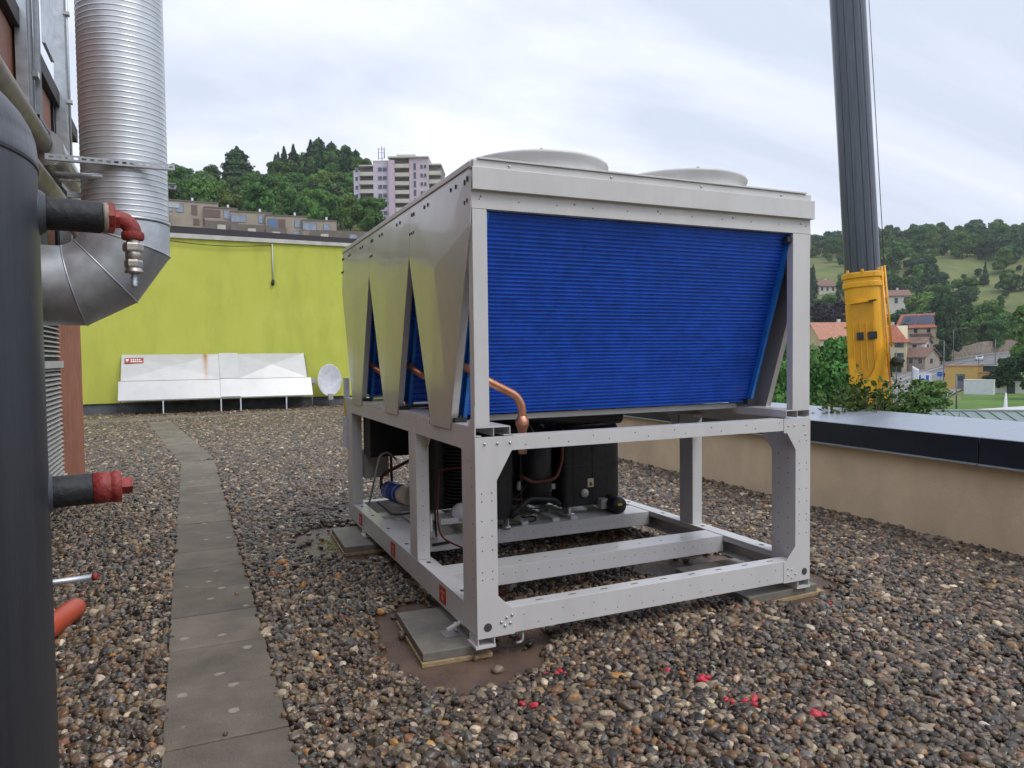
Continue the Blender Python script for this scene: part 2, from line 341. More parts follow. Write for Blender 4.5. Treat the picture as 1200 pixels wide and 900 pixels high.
RL = [(60, 68), (95, 88), (123.3, 106.3), (145, 119.3), (173, 135.9), (190, 145.3), (203, 149.3), (214, 149.6), (225, 146.5), (233, 144), (244, 143.6), (262, 145), (285, 150), (310, 158)]
RR = [(58, 44), (70.9, 53.7), (89.6, 64), (110.4, 76.5), (135.9, 90.5), (156.3, 100), (173, 107.5), (187, 113.5), (201, 118.5), (217, 123), (250, 130), (285, 137), (312, 145)]
drape('road', RL, RR, 'asphalt', .12)
def mid(t, s=0): return [(a[0] + (b[0] - a[0]) * t, a[1] + (b[1] - a[1]) * t) for a, b in zip(RL, RR + [(312, 145)])]
def off(P, d): 
    o = []
    for i, p in enumerate(P):
        a = P[max(0, i - 1)]; b = P[min(len(P) - 1, i + 1)]; l = math.dist(a, b); o.append((p[0] + (b[1] - a[1]) / l * d, p[1] - (b[0] - a[0]) / l * d))
    return o
drape('pavement', off(RL, -5), off(RL, .3), 'pave', .24)
drape('pavement', off(RR, -.3), off(RR, 3), 'pave', .24)
for t in (.30, .62): 
    c = mid(t); mbm = drape('road_line', off(c, -.12), off(c, .14), 'roadwhite', .17, nx=1)
c = mid(.46); drape('traffic_island', off(c[3:8], -1.0), off(c[3:8], 1.0), 'pave', .25, nx=2)
for i in range(16):      # dashes
    c = mid(.8); P = off(c, 0); a = i / 16
    j = a * (len(P) - 2); k = int(j); fx = j - k
    p0 = (P[k][0] + (P[k + 1][0] - P[k][0]) * fx, P[k][1] + (P[k + 1][1] - P[k][1]) * fx); fx2 = min(1, fx + .25)
    p1 = (P[k][0] + (P[k + 1][0] - P[k][0]) * fx2, P[k][1] + (P[k + 1][1] - P[k][1]) * fx2)
    drape('road_line', off([p0, p1], -.1), off([p0, p1], .1), 'roadwhite', .175, n=2, nx=1)
drape('lawn', [(72, 50), (96, 62), (117, 76), (150, 96), (183, 110), (225, 132)], [(85, 35), (104, 48), (120, 52), (150, 68), (190, 92), (232, 120)], 'lawn', .09)

# ------------------------------------------------------------------ trees
def crown_mesh(name, kind, m, seed, size=1.0, n=4600, leafs=.028):
    """unit crown: height 1, base at z=0; many small leaf-clump faces"""
    r = np.random.default_rng(seed); vs = []; fs = []
    def quads(P, Nn, s):
        k = len(P); a = r.normal(size=(k, 3)); nn = Nn + r.normal(size=(k, 3)) * .55; nn /= np.linalg.norm(nn, axis=1)[:, None]
        t = np.cross(nn, a); t /= np.linalg.norm(t, axis=1)[:, None]; b = np.cross(nn, t); s = s[:, None]
        base = len(vs) * 0 + sum(len(x) for x in vs)
        q = np.stack([P - t * s - b * s * .6, P + t * s * .9 - b * s * .7, P + t * s * .8 + b * s * .8, P - t * s * .7 + b * s * .7], 1) + r.normal(size=(k, 4, 3)) * s[:, None] * .12
        vs.append(q.reshape(-1, 3)); i = base + np.arange(k) * 4
        fs.append(np.stack([i, i + 1, i + 2, i + 3], 1))
    if kind == 'dome':
        T = 15; per = n // T
        for i in range(T):
            f = i / (T - 1); z = .06 + .9 * f; R0 = .36 * math.sqrt(max(0, 1 - f ** 2.6)) * (.86 + .14 * math.cos(i * 2.1)) + .02; k = per
            ang = r.integers(0, 12, k) * 2 * PI / 12 + i * .8 + r.normal(size=k) * .16; t = np.sqrt(r.uniform(.1, 1, k)) * r.uniform(.8, 1.1, k)
            rad = R0 * t; P = np.stack([rad * np.cos(ang), rad * np.sin(ang), z - .05 * t + r.normal(size=k) * .012], 1)
            Nn = np.stack([np.cos(ang) * .8, np.sin(ang) * .8, np.full(k, .7)], 1); quads(P, Nn, r.uniform(.5, 1.1, k) * leafs * .85)
    if kind == 'round':
        K = 22; lob = []
        for _ in range(K):
            th = r.uniform(0, 2 * PI); u = r.uniform(.12, .88); rad = .36 * math.sqrt(max(.05, 1 - ((u - .48) / .56) ** 2)) * r.uniform(.35, 1.0)
            lob.append((rad * math.cos(th), rad * math.sin(th), u, r.uniform(.10, .19)))
        per = n // K
        for (x, y, z, lr) in lob:
            d = r.normal(size=(per, 3)); d[:, 2] = d[:, 2] * .9 + .25; d /= np.linalg.norm(d, axis=1)[:, None]
            rr = lr * r.uniform(.72, 1.12, per); P = np.array([x, y, z]) + d * rr[:, None] * np.array([1, 1, .85])
            quads(P, d, r.uniform(.6, 1.3, per) * leafs)
        core = [(0, 0, .5, .27)]
    elif kind == 'cone':
        T = 17; per = n // T
        for i in range(T):
            f = i / (T - 1); z = .05 + .93 * f; R0 = .24 * (1 - f) ** .8 + .012; nb = max(5, int(15 * (1 - f) + 5)); k = per
            ang = r.integers(0, nb, k) * 2 * PI / nb + i * 1.1 + r.normal(size=k) * .13; t = np.sqrt(r.uniform(.05, 1, k)) * r.uniform(.75, 1.12)
            rad = R0 * t * (1 + .18 * np.sin(ang * 3 + i)); P = np.stack([rad * np.cos(ang), rad * np.sin(ang), z - .055 * t + r.normal(size=k) * .009], 1)
            Nn = np.stack([np.cos(ang) * .6, np.sin(ang) * .6, np.full(k, .9)], 1); quads(P, Nn, r.uniform(.5, 1.1, k) * leafs * .8)
    V = np.concatenate(vs); Fc = np.concatenate(fs)
    # dark inner mass so that only the outline lets the sky through
    core = MB()
    if kind == 'round': prof = [(.001, .2), (.10, .28), (.17, .42), (.17, .58), (.11, .74), (.001, .8)]
    elif kind == 'dome': prof = [(.2, .1), (.22, .3), (.17, .55), (.10, .75), (.001, .88)]
    else: prof = [(.12, .04), (.12, .12), (.07, .5), (.025, .8), (.001, .93)]
    core.lathe(prof, 7, smooth=False)
    cv = np.array([tuple(v) for v in core.v]); cf = [tuple(i + len(V) for i in f) for f in core.f]
    me = bpy.data.meshes.new(name); me.from_pydata(np.concatenate([V, cv]).tolist(), [], Fc.tolist() + cf); me.materials.append(m); me.update(); return me
def trunk_mesh(name, h, r0, limbs=4, seed=0):
    q = MB(); rr = random.Random(seed); q.tube([(0, 0, -.12), (.01, 0, h * .4), (.0, .015, h), (.01, .01, h * 1.6)], [r0, r0 * .8, r0 * .6, r0 * .2], 7)
    for i in range(limbs):
        a = rr.uniform(0, 2 * PI); z = h * rr.uniform(.7, 1.3); q.tube([(0, 0, z), (math.cos(a) * .1, math.sin(a) * .1, z + .13), (math.cos(a) * .17, math.sin(a) * .17, z + .26)], [r0 * .45, r0 * .3, r0 * .12], 5)
    me = bpy.data.meshes.new(name); me.from_pydata([tuple(v) for v in q.v], [], q.f); me.materials.append(M['bark']); me.update(); return me
CR = {}
for i in range(4): CR['mid', i] = crown_mesh('crown', 'round', M['leaf_mid'], 10 + i)
for i in range(3): CR['dark', i] = crown_mesh('crown', 'round', M['leaf_dark'], 30 + i)
for i in range(2): CR['bright', i] = crown_mesh('crown', 'round', M['leaf_bright'], 40 + i)
for i in range(3): CR['fir', i] = crown_mesh('crown', 'cone', M['leaf_dark'], 50 + i, n=3000, leafs=.034)
CR['dome', 0] = crown_mesh('crown', 'dome', M['leaf_dark'], 58, n=5200, leafs=.034)
CR['purple', 0] = crown_mesh('crown', 'round', M['leaf_purple'], 60, n=3600)
CR['near', 0] = crown_mesh('crown', 'round', M['leaf_mid'], 70, n=9000, leafs=.016)
CR['near', 1] = crown_mesh('crown', 'round', M['leaf_mid'], 71, n=9000, leafs=.016)
TM = [trunk_mesh('trunk', .3, .022, 4, 1), trunk_mesh('trunk', .26, .026, 5, 2)]
PENDING = []
def tree(x, y, h, wid, kind, var, label, group=None, cat='tree', name='tree', zb=None):
    if group and name == 'tree': PENDING.append((x, y, h, wid, kind, var, label, group)); return
    return put_tree(x, y, h, wid, kind, var, label, group, cat, name, zb)
def put_tree(x, y, h, wid, kind, var, label, group=None, cat='tree', name='tree', zb=None):
    z = terrain(x, y) if zb is None else zb
    o = bpy.data.objects.new(name, None); scene.collection.objects.link(o); o.location = (x, y, z); o['label'] = label; o['category'] = cat
    if group: o['group'] = group
    o.rotation_euler.z = random.uniform(0, 6.28)
    t = bpy.data.objects.new('trunk', TM[var % 2]); scene.collection.objects.link(t); t.parent = o; t.scale = (h, h, h)
    c = bpy.data.objects.new('crown', CR[kind, var]); scene.collection.objects.link(c); c.parent = o
    lift = .04 if kind == 'fir' else .12
    c.location.z = lift * h; c.scale = (wid / (.48 if kind == 'fir' else .72 if kind == 'dome' else .9), wid / (.48 if kind == 'fir' else .72 if kind == 'dome' else .9), h * (1 - lift) / (.98 if kind == 'fir' else 1.0))
    return o
placed = []
def free(x, y, d):
    for (a, b, e) in placed:
        if (a - x) ** 2 + (b - y) ** 2 < ((d + e) * .5) ** 2: return False
    return True
HOUSE_KEEP = [(polar(a, r), k) for a, r, k in [(47.6, 460, 14), (49.4, 216, 13), (52.3, 245, 14), (53.6, 262, 17), (53.7, 250, 9), (52.2, 377, 12), (58.95, 340, 13)]]
SIGHT = [(46.9, 48.9, 395, 470), (51.3, 53.1, 300, 385), (52.6, 54.9, 215, 300), (58.3, 60, 255, 340), (51.6, 53.4, 150, 265), (54.6, 62, 240, 286), (47.2, 50, 165, 235)]
MEADOW = [(46, 48.8, 440, 540), (54.6, 57.2, 405, 500), (56.4, 61, 340, 425), (49.3, 50.6, 390, 440), (55.5, 56.6, 315, 350), (57.6, 60.5, 430, 470)]
# wood on the left hill
tries = 0; cnt = 0
while cnt < 235 and tries < 14000:
    tries += 1; az = random.uniform(-3.5, 14.6); r = 198 + 240 * random.random() ** 1.1
    if 14 < az < 20.5 and r < 262: continue
    x, y = polar(az, r)
    fir = (r > 300 and random.random() < (.34 if az > 6.5 else .06)); h = random.uniform(12, 17) if fir else random.uniform(8, 15)
    if az < 6.4 and r > 285: h *= .72
    if 4.9 < az < 6.3 and r > 270: h *= .7
    if az > 13: h *= .85
    wd = h * random.uniform(.42, .55) if fir else h * random.uniform(.62, .9)
    if not free(x, y, wd * .66): continue
    placed.append((x, y, wd * .66)); cnt += 1
    band = 'just above the terraced house roofs' if r < 235 else 'high on the left skyline' if r > 330 else 'in the middle of the left wood'
    if fir: tree(x, y, h, wd, random.choice(['fir', 'dome']), 0, 'dark spruce standing ' + band, 'spruces in the wood on the left hill')
    else:
        k, v = random.choice([('mid', 0), ('mid', 1), ('mid', 2), ('mid', 3), ('mid', 0), ('dark', 0), ('bright', 1), ('bright', 0)]); tree(x, y, h, wd, k, v, {'mid': 'mid green leafy tree ', 'dark': 'dark green leafy tree ', 'bright': 'light yellow green leafy tree '}[k] + band, 'leafy trees in the wood on the left hill')
x, y = polar(3.75, 300); tree(x, y, 22.5, 13.5, 'dome', 0, 'tall broad dark conifer standing alone above the wood on the left skyline')
x, y = polar(9.0, 345); tree(x, y, 15, 7.5, 'fir', 0, 'tallest spruce of the left wood, its tip highest on the skyline')
# right hillside
tries = 0; cnt = 0
while cnt < 400 and tries < 26000:
    tries += 1; az = random.uniform(43.2, 61); r = 262 + 380 * random.random()
    x, y = polar(az, r)
    if any(a0 < az < a1 and r0 < r < r1 for a0, a1, r0, r1 in SIGHT): continue
    if any(math.hypot(x - hx, y - hy) < k for (hx, hy), k in HOUSE_KEEP): continue
    mead = any(a0 < az < a1 and r0 < r < r1 for a0, a1, r0, r1 in MEADOW)
    if mead and random.random() < .93: continue
    if r > 430 and random.random() < .25 and r < 560: continue
    bush = mead or (r > 400 and random.random() < .35)
    h = random.uniform(3, 6.5) if bush else random.uniform(8.5, 16); wd = h * random.uniform(.75, 1.1)
    if not bush and r < 480 and random.random() < .10: kind, v, wd, h = 'fir', random.randrange(3), h * .42, h * 1.2
    else: kind, v = random.choice([('mid', 0), ('mid', 1), ('mid', 2), ('mid', 3), ('dark', 0), ('dark', 1), ('dark', 2), ('bright', 0)])
    if not free(x, y, wd * .72): continue
    placed.append((x, y, wd * .72)); cnt += 1
    if kind == 'fir': tree(x, y, h, wd, kind, v, 'narrow dark fir ' + ('low on' if r < 380 else 'near the crest of' if r > 500 else 'halfway up') + ' the wooded slope across the valley', 'firs on the right hillside')
    elif bush: tree(x, y, h, wd, kind, v, ('dark ' if kind == 'dark' else 'light green ' if kind == 'bright' else 'mid green ') + 'round bush ' + ('low on' if r < 380 else 'near the crest of' if r > 500 else 'halfway up') + ' the open slope across the valley', 'bushes on the right hillside', 'bush', 'bush')
    else: tree(x, y, h, wd, kind, v, {'mid': 'broad mid green tree ', 'dark': 'broad dark green tree ', 'bright': 'light green tree '}[kind] + ('at the foot of the slope across the valley' if r < 350 else 'along the crest across the valley' if r > 520 else 'halfway up the slope across the valley'), 'leafy trees on the right hillside')
# trees one can single out
x, y = polar(48.1, 262); tree(x, y, 24, 17, 'purple', 0, 'dark purple beech left of the yellow crane', name='copper_beech')
for az, r, h, wd, k, v, lab in [
    (45.2, 56, 10.6, 6.5, 'near', 0, 'dense green tree seen between the chiller corner post and the coil'),
    (47.1, 58, 10.2, 7.6, 'near', 1, 'large dense green tree just right of the chiller corner'),
    (48.3, 62, 8.2, 5.0, 'near', 0, 'green tree lowest and nearest to the yellow crane on its left'),
    (43.6, 50, 8.6, 6, 'near', 1, 'green tree standing low behind the chiller corner post and parapet'),
    (54.35, 95, 4.4, 5.2, 'bright', 0, 'bright green bush beside the road sign and the ochre kiosk'),
    (53.45, 92, 3.3, 4.6, 'bright', 1, 'bright green shrub in front of the blue and white road sign'),
    (57.8, 150, 3.6, 3.6, 'dark', 0, 'dark round bush at the right side of the ochre kiosk'),
    (58.7, 140, 6, 5, 'dark', 2, 'dark small tree beside the white shed at the right edge'),
    (60.5, 150, 15, 11, 'mid', 1, 'tall leafy tree at the right edge beside the road'),
    (60.3, 125, 8, 6, 'dark', 1, 'dark leafy tree lowest at the right edge'),
    (55.2, 268, 21, 10, 'dark', 2, 'tall dark tree right beside the house with solar roof'),
    (55.6, 290, 16, 10, 'dark', 0, 'dark tree behind the street lamp beside the retaining wall'),
    (56.5, 300, 16, 12, 'mid', 2, 'big green tree behind the middle of the stone retaining wall'),
    (57.5, 303, 17, 13, 'mid', 3, 'broad green tree above the right part of the retaining wall'),
    (58.5, 305, 14, 12, 'mid', 0, 'green tree above the end of the road in front of the grey roof'),
    (54.9, 252, 7, 6, 'dark', 1, 'dark bush at the foot of the tall tree by the road bend'),
    (50.6, 300, 14, 13, 'mid', 0, 'green tree hidden mostly behind the yellow crane arm'),
    (53.0, 300, 16, 13, 'dark', 0, 'dark tree behind the orange roofed block'),
    (54.3, 310, 15, 14, 'dark', 1, 'dark tree rising behind the solar roof ridge'),
    (52.2, 236, 2.6, 4, 'dark', 2, 'dark clipped shrub in front of the small house by the road')]:
    x, y = polar(az, r); tree(x, y, h, wd, k, v, lab)

PENDING.sort(key=lambda t: -t[2] / math.hypot(t[0] - CX, t[1] - CY))
for t in PENDING[:270]: put_tree(*t[:8])
lowc = {k: crown_mesh('low', 'cone' if k == 'fir' else 'round', M['leaf_mid'], 90, n=1300, leafs=.05) for k in ('fir', 'mid')}
for mname, sel in (('leaf_dark', lambda t: t[4] in ('fir', 'dark', 'dome')), ('leaf_mid', lambda t: t[4] in ('mid', 'bright'))):
    VV = []; FF = []; o_ = 0
    for t in filter(sel, PENDING[270:]):
        me_ = lowc['fir' if t[4] == 'fir' else 'mid']; v = np.empty(len(me_.vertices) * 3, np.float32); me_.vertices.foreach_get('co', v); v = v.reshape(-1, 3).copy(); sw = t[3] / (.48 if t[4] == 'fir' else .9)
        a = random.uniform(0, 6.28); c_, s_ = math.cos(a), math.sin(a); xy = v[:, :2] @ np.array([[c_, s_], [-s_, c_]]); v = np.stack([xy[:, 0] * sw + t[0], xy[:, 1] * sw + t[1], v[:, 2] * t[2] + terrain(t[0], t[1]) + .04 * t[2]], 1)
        VV.append(v); FF += [tuple(i + o_ for i in p.vertices) for p in me_.polygons]; o_ += len(v)
    if VV:
        me_ = bpy.data.meshes.new('distant_wood'); me_.from_pydata(np.concatenate(VV).tolist(), [], FF); me_.materials.append(M[mname]); ow = bpy.data.objects.new('distant_wood', me_); scene.collection.objects.link(ow)
        ow['kind'] = 'stuff'; ow['category'] = 'wood'; ow['label'] = 'smallest farthest dark trees of the hillside woods' if mname == 'leaf_dark' else 'smallest farthest green leafy trees of the hillside woods'
# ------------------------------------------------------------------ houses
def Mloc(x, y, z, rz): return Matrix.Translation((x, y, z)) @ Matrix.Rotation(rz, 4, 'Z')
def face_cam(x, y, skew=0): return math.atan2(CY - y, CX - x) + PI / 2 + math.radians(skew)   # local -Y looks at the viewer
def house(az, r, wd, dp, h, rh, wallm, roofm, label, skew=0, wins=(), cols=4, rows=2, name='house', sink=3, hip=False, chimney=True, shutters=None, z=None, gable_front=False):
    x, y = polar(az, r); z = terrain(x, y) if z is None else z; mt = Mloc(x, y, z, face_cam(x, y, skew))
    root = thing(name, label, 'house', (x, y, z))
    q = MB(); 
    if gable_front: q.prism([(-wd / 2, -sink), (wd / 2, -sink), (wd / 2, h), (0, h + rh - .05), (-wd / 2, h)], 0, dp, 'y')
    else: q.prism([(0, -sink), (dp, -sink), (dp, h), (dp / 2, h + rh - .05), (0, h)], -wd / 2, wd / 2, 'x')
    build('wall', q.xf(mt), wallm, root)
    q = MB(); o_ = .6; t_ = .22
    if gable_front:
        s_ = rh / (wd / 2)
        for sg in (-1, 1):
            q.add([mt @ Vector(v) for v in [(0, -o_, h + rh + t_), (0, dp + o_, h + rh + t_), (sg * (wd / 2 + o_), dp + o_, h - s_ * o_ + t_), (sg * (wd / 2 + o_), -o_, h - s_ * o_ + t_),
                 (0, -o_, h + rh), (0, dp + o_, h + rh), (sg * (wd / 2 + o_), dp + o_, h - s_ * o_), (sg * (wd / 2 + o_), -o_, h - s_ * o_)]],
                 [(0, 1, 2, 3), (4, 7, 6, 5), (0, 3, 7, 4), (1, 5, 6, 2), (2, 6, 7, 3), (0, 4, 5, 1)])
    else:
        s_ = rh / (dp / 2); hx = dp * .35 if hip else -o_
        for y0, ye in ((0, -o_), (dp, dp + o_)):
            ze = h - s_ * o_
            q.add([mt @ Vector(v) for v in [(-wd / 2 + hx, dp / 2, h + rh + t_), (wd / 2 - hx, dp / 2, h + rh + t_), (wd / 2 + o_, ye, ze + t_), (-wd / 2 - o_, ye, ze + t_),
                 (-wd / 2 + hx, dp / 2, h + rh), (wd / 2 - hx, dp / 2, h + rh), (wd / 2 + o_, ye, ze), (-wd / 2 - o_, ye, ze)]],
                 [(0, 1, 2, 3), (4, 7, 6, 5), (0, 3, 7, 4), (1, 5, 6, 2), (2, 6, 7, 3), (0, 4, 5, 1)])
        if hip:
            for sg in (-1, 1):
                q.add([mt @ Vector(v) for v in [(sg * (wd / 2 - hx), dp / 2, h + rh + t_), (sg * (wd / 2 + o_), -o_, h - s_ * o_ + t_), (sg * (wd / 2 + o_), dp + o_, h - s_ * o_ + t_), (sg * (wd / 2 - hx), dp / 2, h + rh)]], [(0, 1, 2), (3, 2, 1)])
    rf = build('roof', q, roofm, root)
    if chimney:
        q = MB(); q.box(wd * .12, wd * .12 + .8, dp * .5, dp * .5 + .8, h + rh - .8, h + rh + 1.1, mt); build('chimney', q, 'wall_white', rf)
    fh = h / rows
    for i in range(rows):
        for j in range(cols):
            cx = -wd / 2 + wd * (j + .5) / cols; z0 = fh * i + fh * .35; ww = min(1.2, wd / cols * .45); hh = fh * .45
            q = MB(); q.box(cx - ww / 2 - .1, cx + ww / 2 + .1, -.10, .05, z0 - .1, z0 + hh + .1, mt); f_ = build('window', q, 'wall_white', root)
            q = MB(); q.box(cx - ww / 2, cx + ww / 2, -.13, -.06, z0, z0 + hh, mt); build('pane', q, 'glass', f_)
            if shutters:
                q = MB(); q.box(cx - ww * .98, cx - ww / 2 - .02, -.16, -.04, z0, z0 + hh, mt); q.box(cx + ww / 2 + .02, cx + ww * .98, -.16, -.04, z0, z0 + hh, mt); build('shutter', q, shutters, f_)
    for i in range(rows):      # gable-side windows
        q = MB(); q.box(wd / 2 - .02, wd / 2 + .08, dp * .35, dp * .35 + 1.2, fh * i + fh * .35, fh * i + fh * .8, mt); build('window', q, 'glass', root)
    return root, mt
house(47.75, 425, 10, 8, 4.2, 3.2, 'wall_white', 'tile_brown', 'small brown roofed chalet high on the slope left of the crane', skew=35, rows=1, cols=3)
house(48.75, 228, 13, 11, 11, 4.6, 'wall_cream', 'tile_pink', 'cream house with faded orange roof left of the crane', skew=28, cols=4, rows=3, z=-5.5)
house(51.45, 240, 11.5, 9, 8.8, 4.6, 'wall_cream', 'tile_or', 'cream block with bright orange roof and green shutters right of the crane', skew=-4, cols=3, rows=3, hip=True, shutters='shutter', z=-4.2)
r_, mt = house(53.75, 290, 16.5, 11, 6.4, 4.6, 'wall_cream', 'tile_or', 'large cream house with blue solar panels on its roof', skew=-18, cols=4, rows=2, z=3.6)
for j in range(3):      # solar panels lie on the roof
    s_ = 4.6 / 5.5; x0 = -7.6 + j * 5.1; q = MB(); a = lambda yy: 6.4 + s_ * yy + .30
    q.add([mt @ Vector(v) for v in [(x0, .6, a(.6)), (x0 + 4.9, .6, a(.6)), (x0 + 4.9, 4.7, a(4.7)), (x0, 4.7, a(4.7)), (x0, .6, a(.6) - .06), (x0 + 4.9, .6, a(.6) - .06), (x0 + 4.9, 4.7, a(4.7) - .06), (x0, 4.7, a(4.7) - .06)]],
          [(0, 1, 2, 3), (4, 7, 6, 5), (0, 4, 5, 1), (1, 5, 6, 2), (2, 6, 7, 3), (3, 7, 4, 0)]); build('solar_panel', q, 'solar', r_)
q = MB(); q.box(-3.5, 3.5, -1.6, -.02, 2.9, 3.1, mt); q.box(-3.5, 3.5, -1.6, -1.5, 3.1, 4.0, mt); build('balcony', q, 'tile_brown', r_)
house(53.1, 240, 8.2, 7, 3.2, 2.4, 'concrete_tan', 'tile_brown', 'small tan house with brown red roof beside the road', skew=-32, cols=3, rows=1, z=-3.2)
house(53.3, 262, 6, 5, 6.2, 1.6, 'wall_white', 'tile_brown', 'narrow white annex between the solar house and the small road house', skew=-20, cols=1, rows=2, z=-2.0, chimney=False)
house(52.15, 345, 11, 9, 5, 2.4, 'wall_white', 'tile_brown', 'white house with grey roof on the slope just right of the crane', skew=15, cols=3, rows=1, z=20)
house(58.95, 346, 8, 7, 3, 2.6, 'wall_white', 'tile_brown', 'house with dark grey roof among the trees at the right edge', skew=10, cols=2, rows=1, z=11.5)
# ochre kiosk
x, y = polar(56.35, 150); z = terrain(x, y); mt = Mloc(x, y, z, face_cam(x, y, -12)); root = thing('kiosk', 'ochre flat roofed kiosk with grey door beside the road', 'kiosk', (x, y, z))
q = MB(); q.box(-3.3, 1.7, 0, 4, -1, 4.2, mt); q.box(1.7, 3.3, .3, 4, -1, 3.0, mt); build('wall', q, 'kiosk', root)
q = MB(); q.box(-3.4, 1.8, -.1, 4.1, 4.2, 4.45, mt); q.box(1.8, 3.4, .2, 4.1, 3.0, 3.2, mt); build('roof', q, 'tile_pink', root)
q = MB(); q.box(-1.6, -.2, -.06, .05, 0, 2.9, mt); d = build('door', q, 'steel_post', root)
q = MB(); q.box(-1.4, -.4, -.09, -.02, 1.7, 2.6, mt); build('pane', q, 'glass', d)
q = MB(); q.box(-3.6, -3.3, .6, 1.1, 2.3, 3.0, mt); build('wall_lamp', q, 'rubber', root)
x, y = polar(57.05, 135); z = terrain(x, y); mt = Mloc(x, y, z, face_cam(x, y, -8)); q = MB(); q.box(-2, 2, 0, 1.4, .05, 2.3, mt); q.box(-2.06, 2.06, -.05, 1.45, 2.3, 2.42, mt)
o = build('cabinet', q, 'white', bevel=.04); relocate(o, (x, y, z)); tag(o, 'pale grey cabinet standing in front of the ochre kiosk', 'cabinet')
x, y = polar(58.85, 140); z = terrain(x, y); mt = Mloc(x, y, z, face_cam(x, y, -8)); root = thing('shed', 'low white shed under trees at the right edge', 'shed', (x, y, z))
q = MB(); q.box(-2.2, 2.2, 0, 3, -.5, 2.1, mt); build('wall', q, 'wall_white', root); q = MB(); q.box(-2.4, 2.4, -.2, 3.2, 2.1, 2.3, mt); build('roof', q, 'roofdark', root); q = MB(); q.box(-.6, .5, -.05, .1, 0, 1.9, mt); build('door', q, 'glass', root)
# retaining wall at the end of the road
P0 = Vector((214, 157, 0)); P1 = Vector((236, 149.5, 0)); P2 = Vector((266, 151.5, 0)); q = MB()
for a, b, h0, h1 in ((P0, P1, 2.4, 5.2), (P1, P2, 5.2, 4.6)):
    d = (b - a).normalized(); nrm = Vector((-d.y, d.x, 0)); n_ = 8
    for i in range(n_):
        u0, u1 = i / n_, (i + 1) / n_; p, r_ = a.lerp(b, u0), a.lerp(b, u1); z0 = terrain(p.x, p.y) - 1; hh0 = h0 + (h1 - h0) * u0; hh1 = h0 + (h1 - h0) * u1
        z1 = terrain(r_.x, r_.y) - 1
        q.add([(p.x, p.y, z0), (r_.x, r_.y, z1), (r_.x, r_.y, z1 + hh1), (p.x, p.y, z0 + hh0)] + [tuple(Vector(v) + nrm) for v in [(p.x, p.y, z0), (r_.x, r_.y, z1), (r_.x, r_.y, z1 + hh1), (p.x, p.y, z0 + hh0)]], [(0, 1, 2, 3), (4, 7, 6, 5), (3, 2, 6, 7), (0, 4, 5, 1), (1, 5, 6, 2), (0, 3, 7, 4)])
o = build('retaining_wall', q, 'wall_stone'); relocate(o, (238, 150, 0)); tag(o, 'rough stone retaining wall where the road bends away', 'wall')
# cars
def car(x, y, rz, m, label, parked=True):
    z = terrain(x, y) + .13; root = thing('parked_car' if parked else 'car', label, 'car', (x, y, z)); mt = Mloc(x, y, z, rz)
    q = MB(); q.prism([(-2.1, .3), (2.1, .3), (2.15, .65), (1.9, .85), (1.0, .95), (.45, 1.4), (-1.3, 1.42), (-1.95, 1.0), (-2.12, .8)], -.85, .85, 'y'); build('body', q.xf(mt), m, root, bevel=.06)
    q = MB(); q.prism([(.9, .96), (.42, 1.34), (-1.25, 1.36), (-1.8, 1.0)], -.87, .87, 'y'); q.box(-1.9, -1.5, -.6, .6, 1.0, 1.3); q.prism([(1.0, .98), (.5, 1.38), (.44, 1.36), (.9, .97)], -.7, .7, 'y'); build('window', q.xf(mt), 'glass', root)
    for sx in (-1.3, 1.35):
        for sy in (-.8, .8):
            q = MB(); q.lathe([(.001, -.1), (.32, -.1), (.32, .1), (.001, .1)], 14, (sx, sy, .32), (0, 1, 0), False); wv = build('wheel', q.xf(mt), 'tyre', root)
            q = MB(); q.lathe([(.001, -.115), (.2, -.115), (.2, .115), (.001, .115)], 10, (sx, sy, .32), (0, 1, 0), False); build('rim', q.xf(mt), 'zinc', wv)
    for sy in (-.6, .6):
        q = MB(); q.box(2.08, 2.17, sy - .2, sy + .2, .58, .74); build('headlight', q.xf(mt), 'white', root)
        q = MB(); q.box(-2.17, -2.08, sy - .2, sy + .2, .75, .9); build('tail_light', q.xf(mt), 'red_label', root)
car(205.5, 130.5, math.radians(212), 'whitepaint', 'white car driving down the road near the bend', False)
car(207, 150.0, math.radians(30), 'darkpaint', 'dark car parked in front of the small road house')
car(199, 146.6, math.radians(28), 'whitepaint', 'pale car parked in front of the green shuttered block')
car(163, 133.5, math.radians(40), 'whitepaint', 'white car parked left of the yellow crane')
# street lamps, signs
def lamp(az, r, h, arm, label, group='street lamps along the road'):
    x, y = polar(az, r); z = terrain(x, y); root = thing('street_lamp', label, 'street lamp', (x, y, z), group)
    q = MB(); q.tube([(x, y, z - .3), (x, y, z + h)], [.11, .07], 8); build('pole', q, 'steel_post', root)
    if arm:
        d = Vector((-math.cos(math.radians(az)), math.sin(math.radians(az)), 0)) * arm; q = MB(); q.tube([(x, y, z + h - .05), (x + d.x, y + d.y, z + h + .25)], .05, 6); build('arm', q, 'steel_post', root)
        q = MB(); q.bar((x + d.x, y + d.y, z + h + .25), (x + d.x * 1.5, y + d.y * 1.5, z + h + .3), .3, .14); build('lamp_head', q, 'slat', root)
    return root
lamp(55.05, 167, 8.6, 2.6, 'grey street lamp with long arm left of the ochre kiosk'); lamp(55.6, 262, 10, -2.4, 'tall street lamp in front of the dark trees')
lamp(57.05, 200, 6, 0, 'thin street post just above the ochre kiosk'); lamp(57.95, 225, 6.5, 0, 'thin street post nearest the white moving car'); lamp(52.2, 190, 7, 0, 'dark street post beside the crane arm')
lamp(55.8, 105, 4.2, 0, 'white post on the lawn before the ochre kiosk')
x, y = polar(53.85, 132); z = terrain(x, y); mt = Mloc(x, y, z, face_cam(x, y)); root = thing('road_sign', 'white road sign with blue bars below the street lamp', 'sign', (x, y, z))
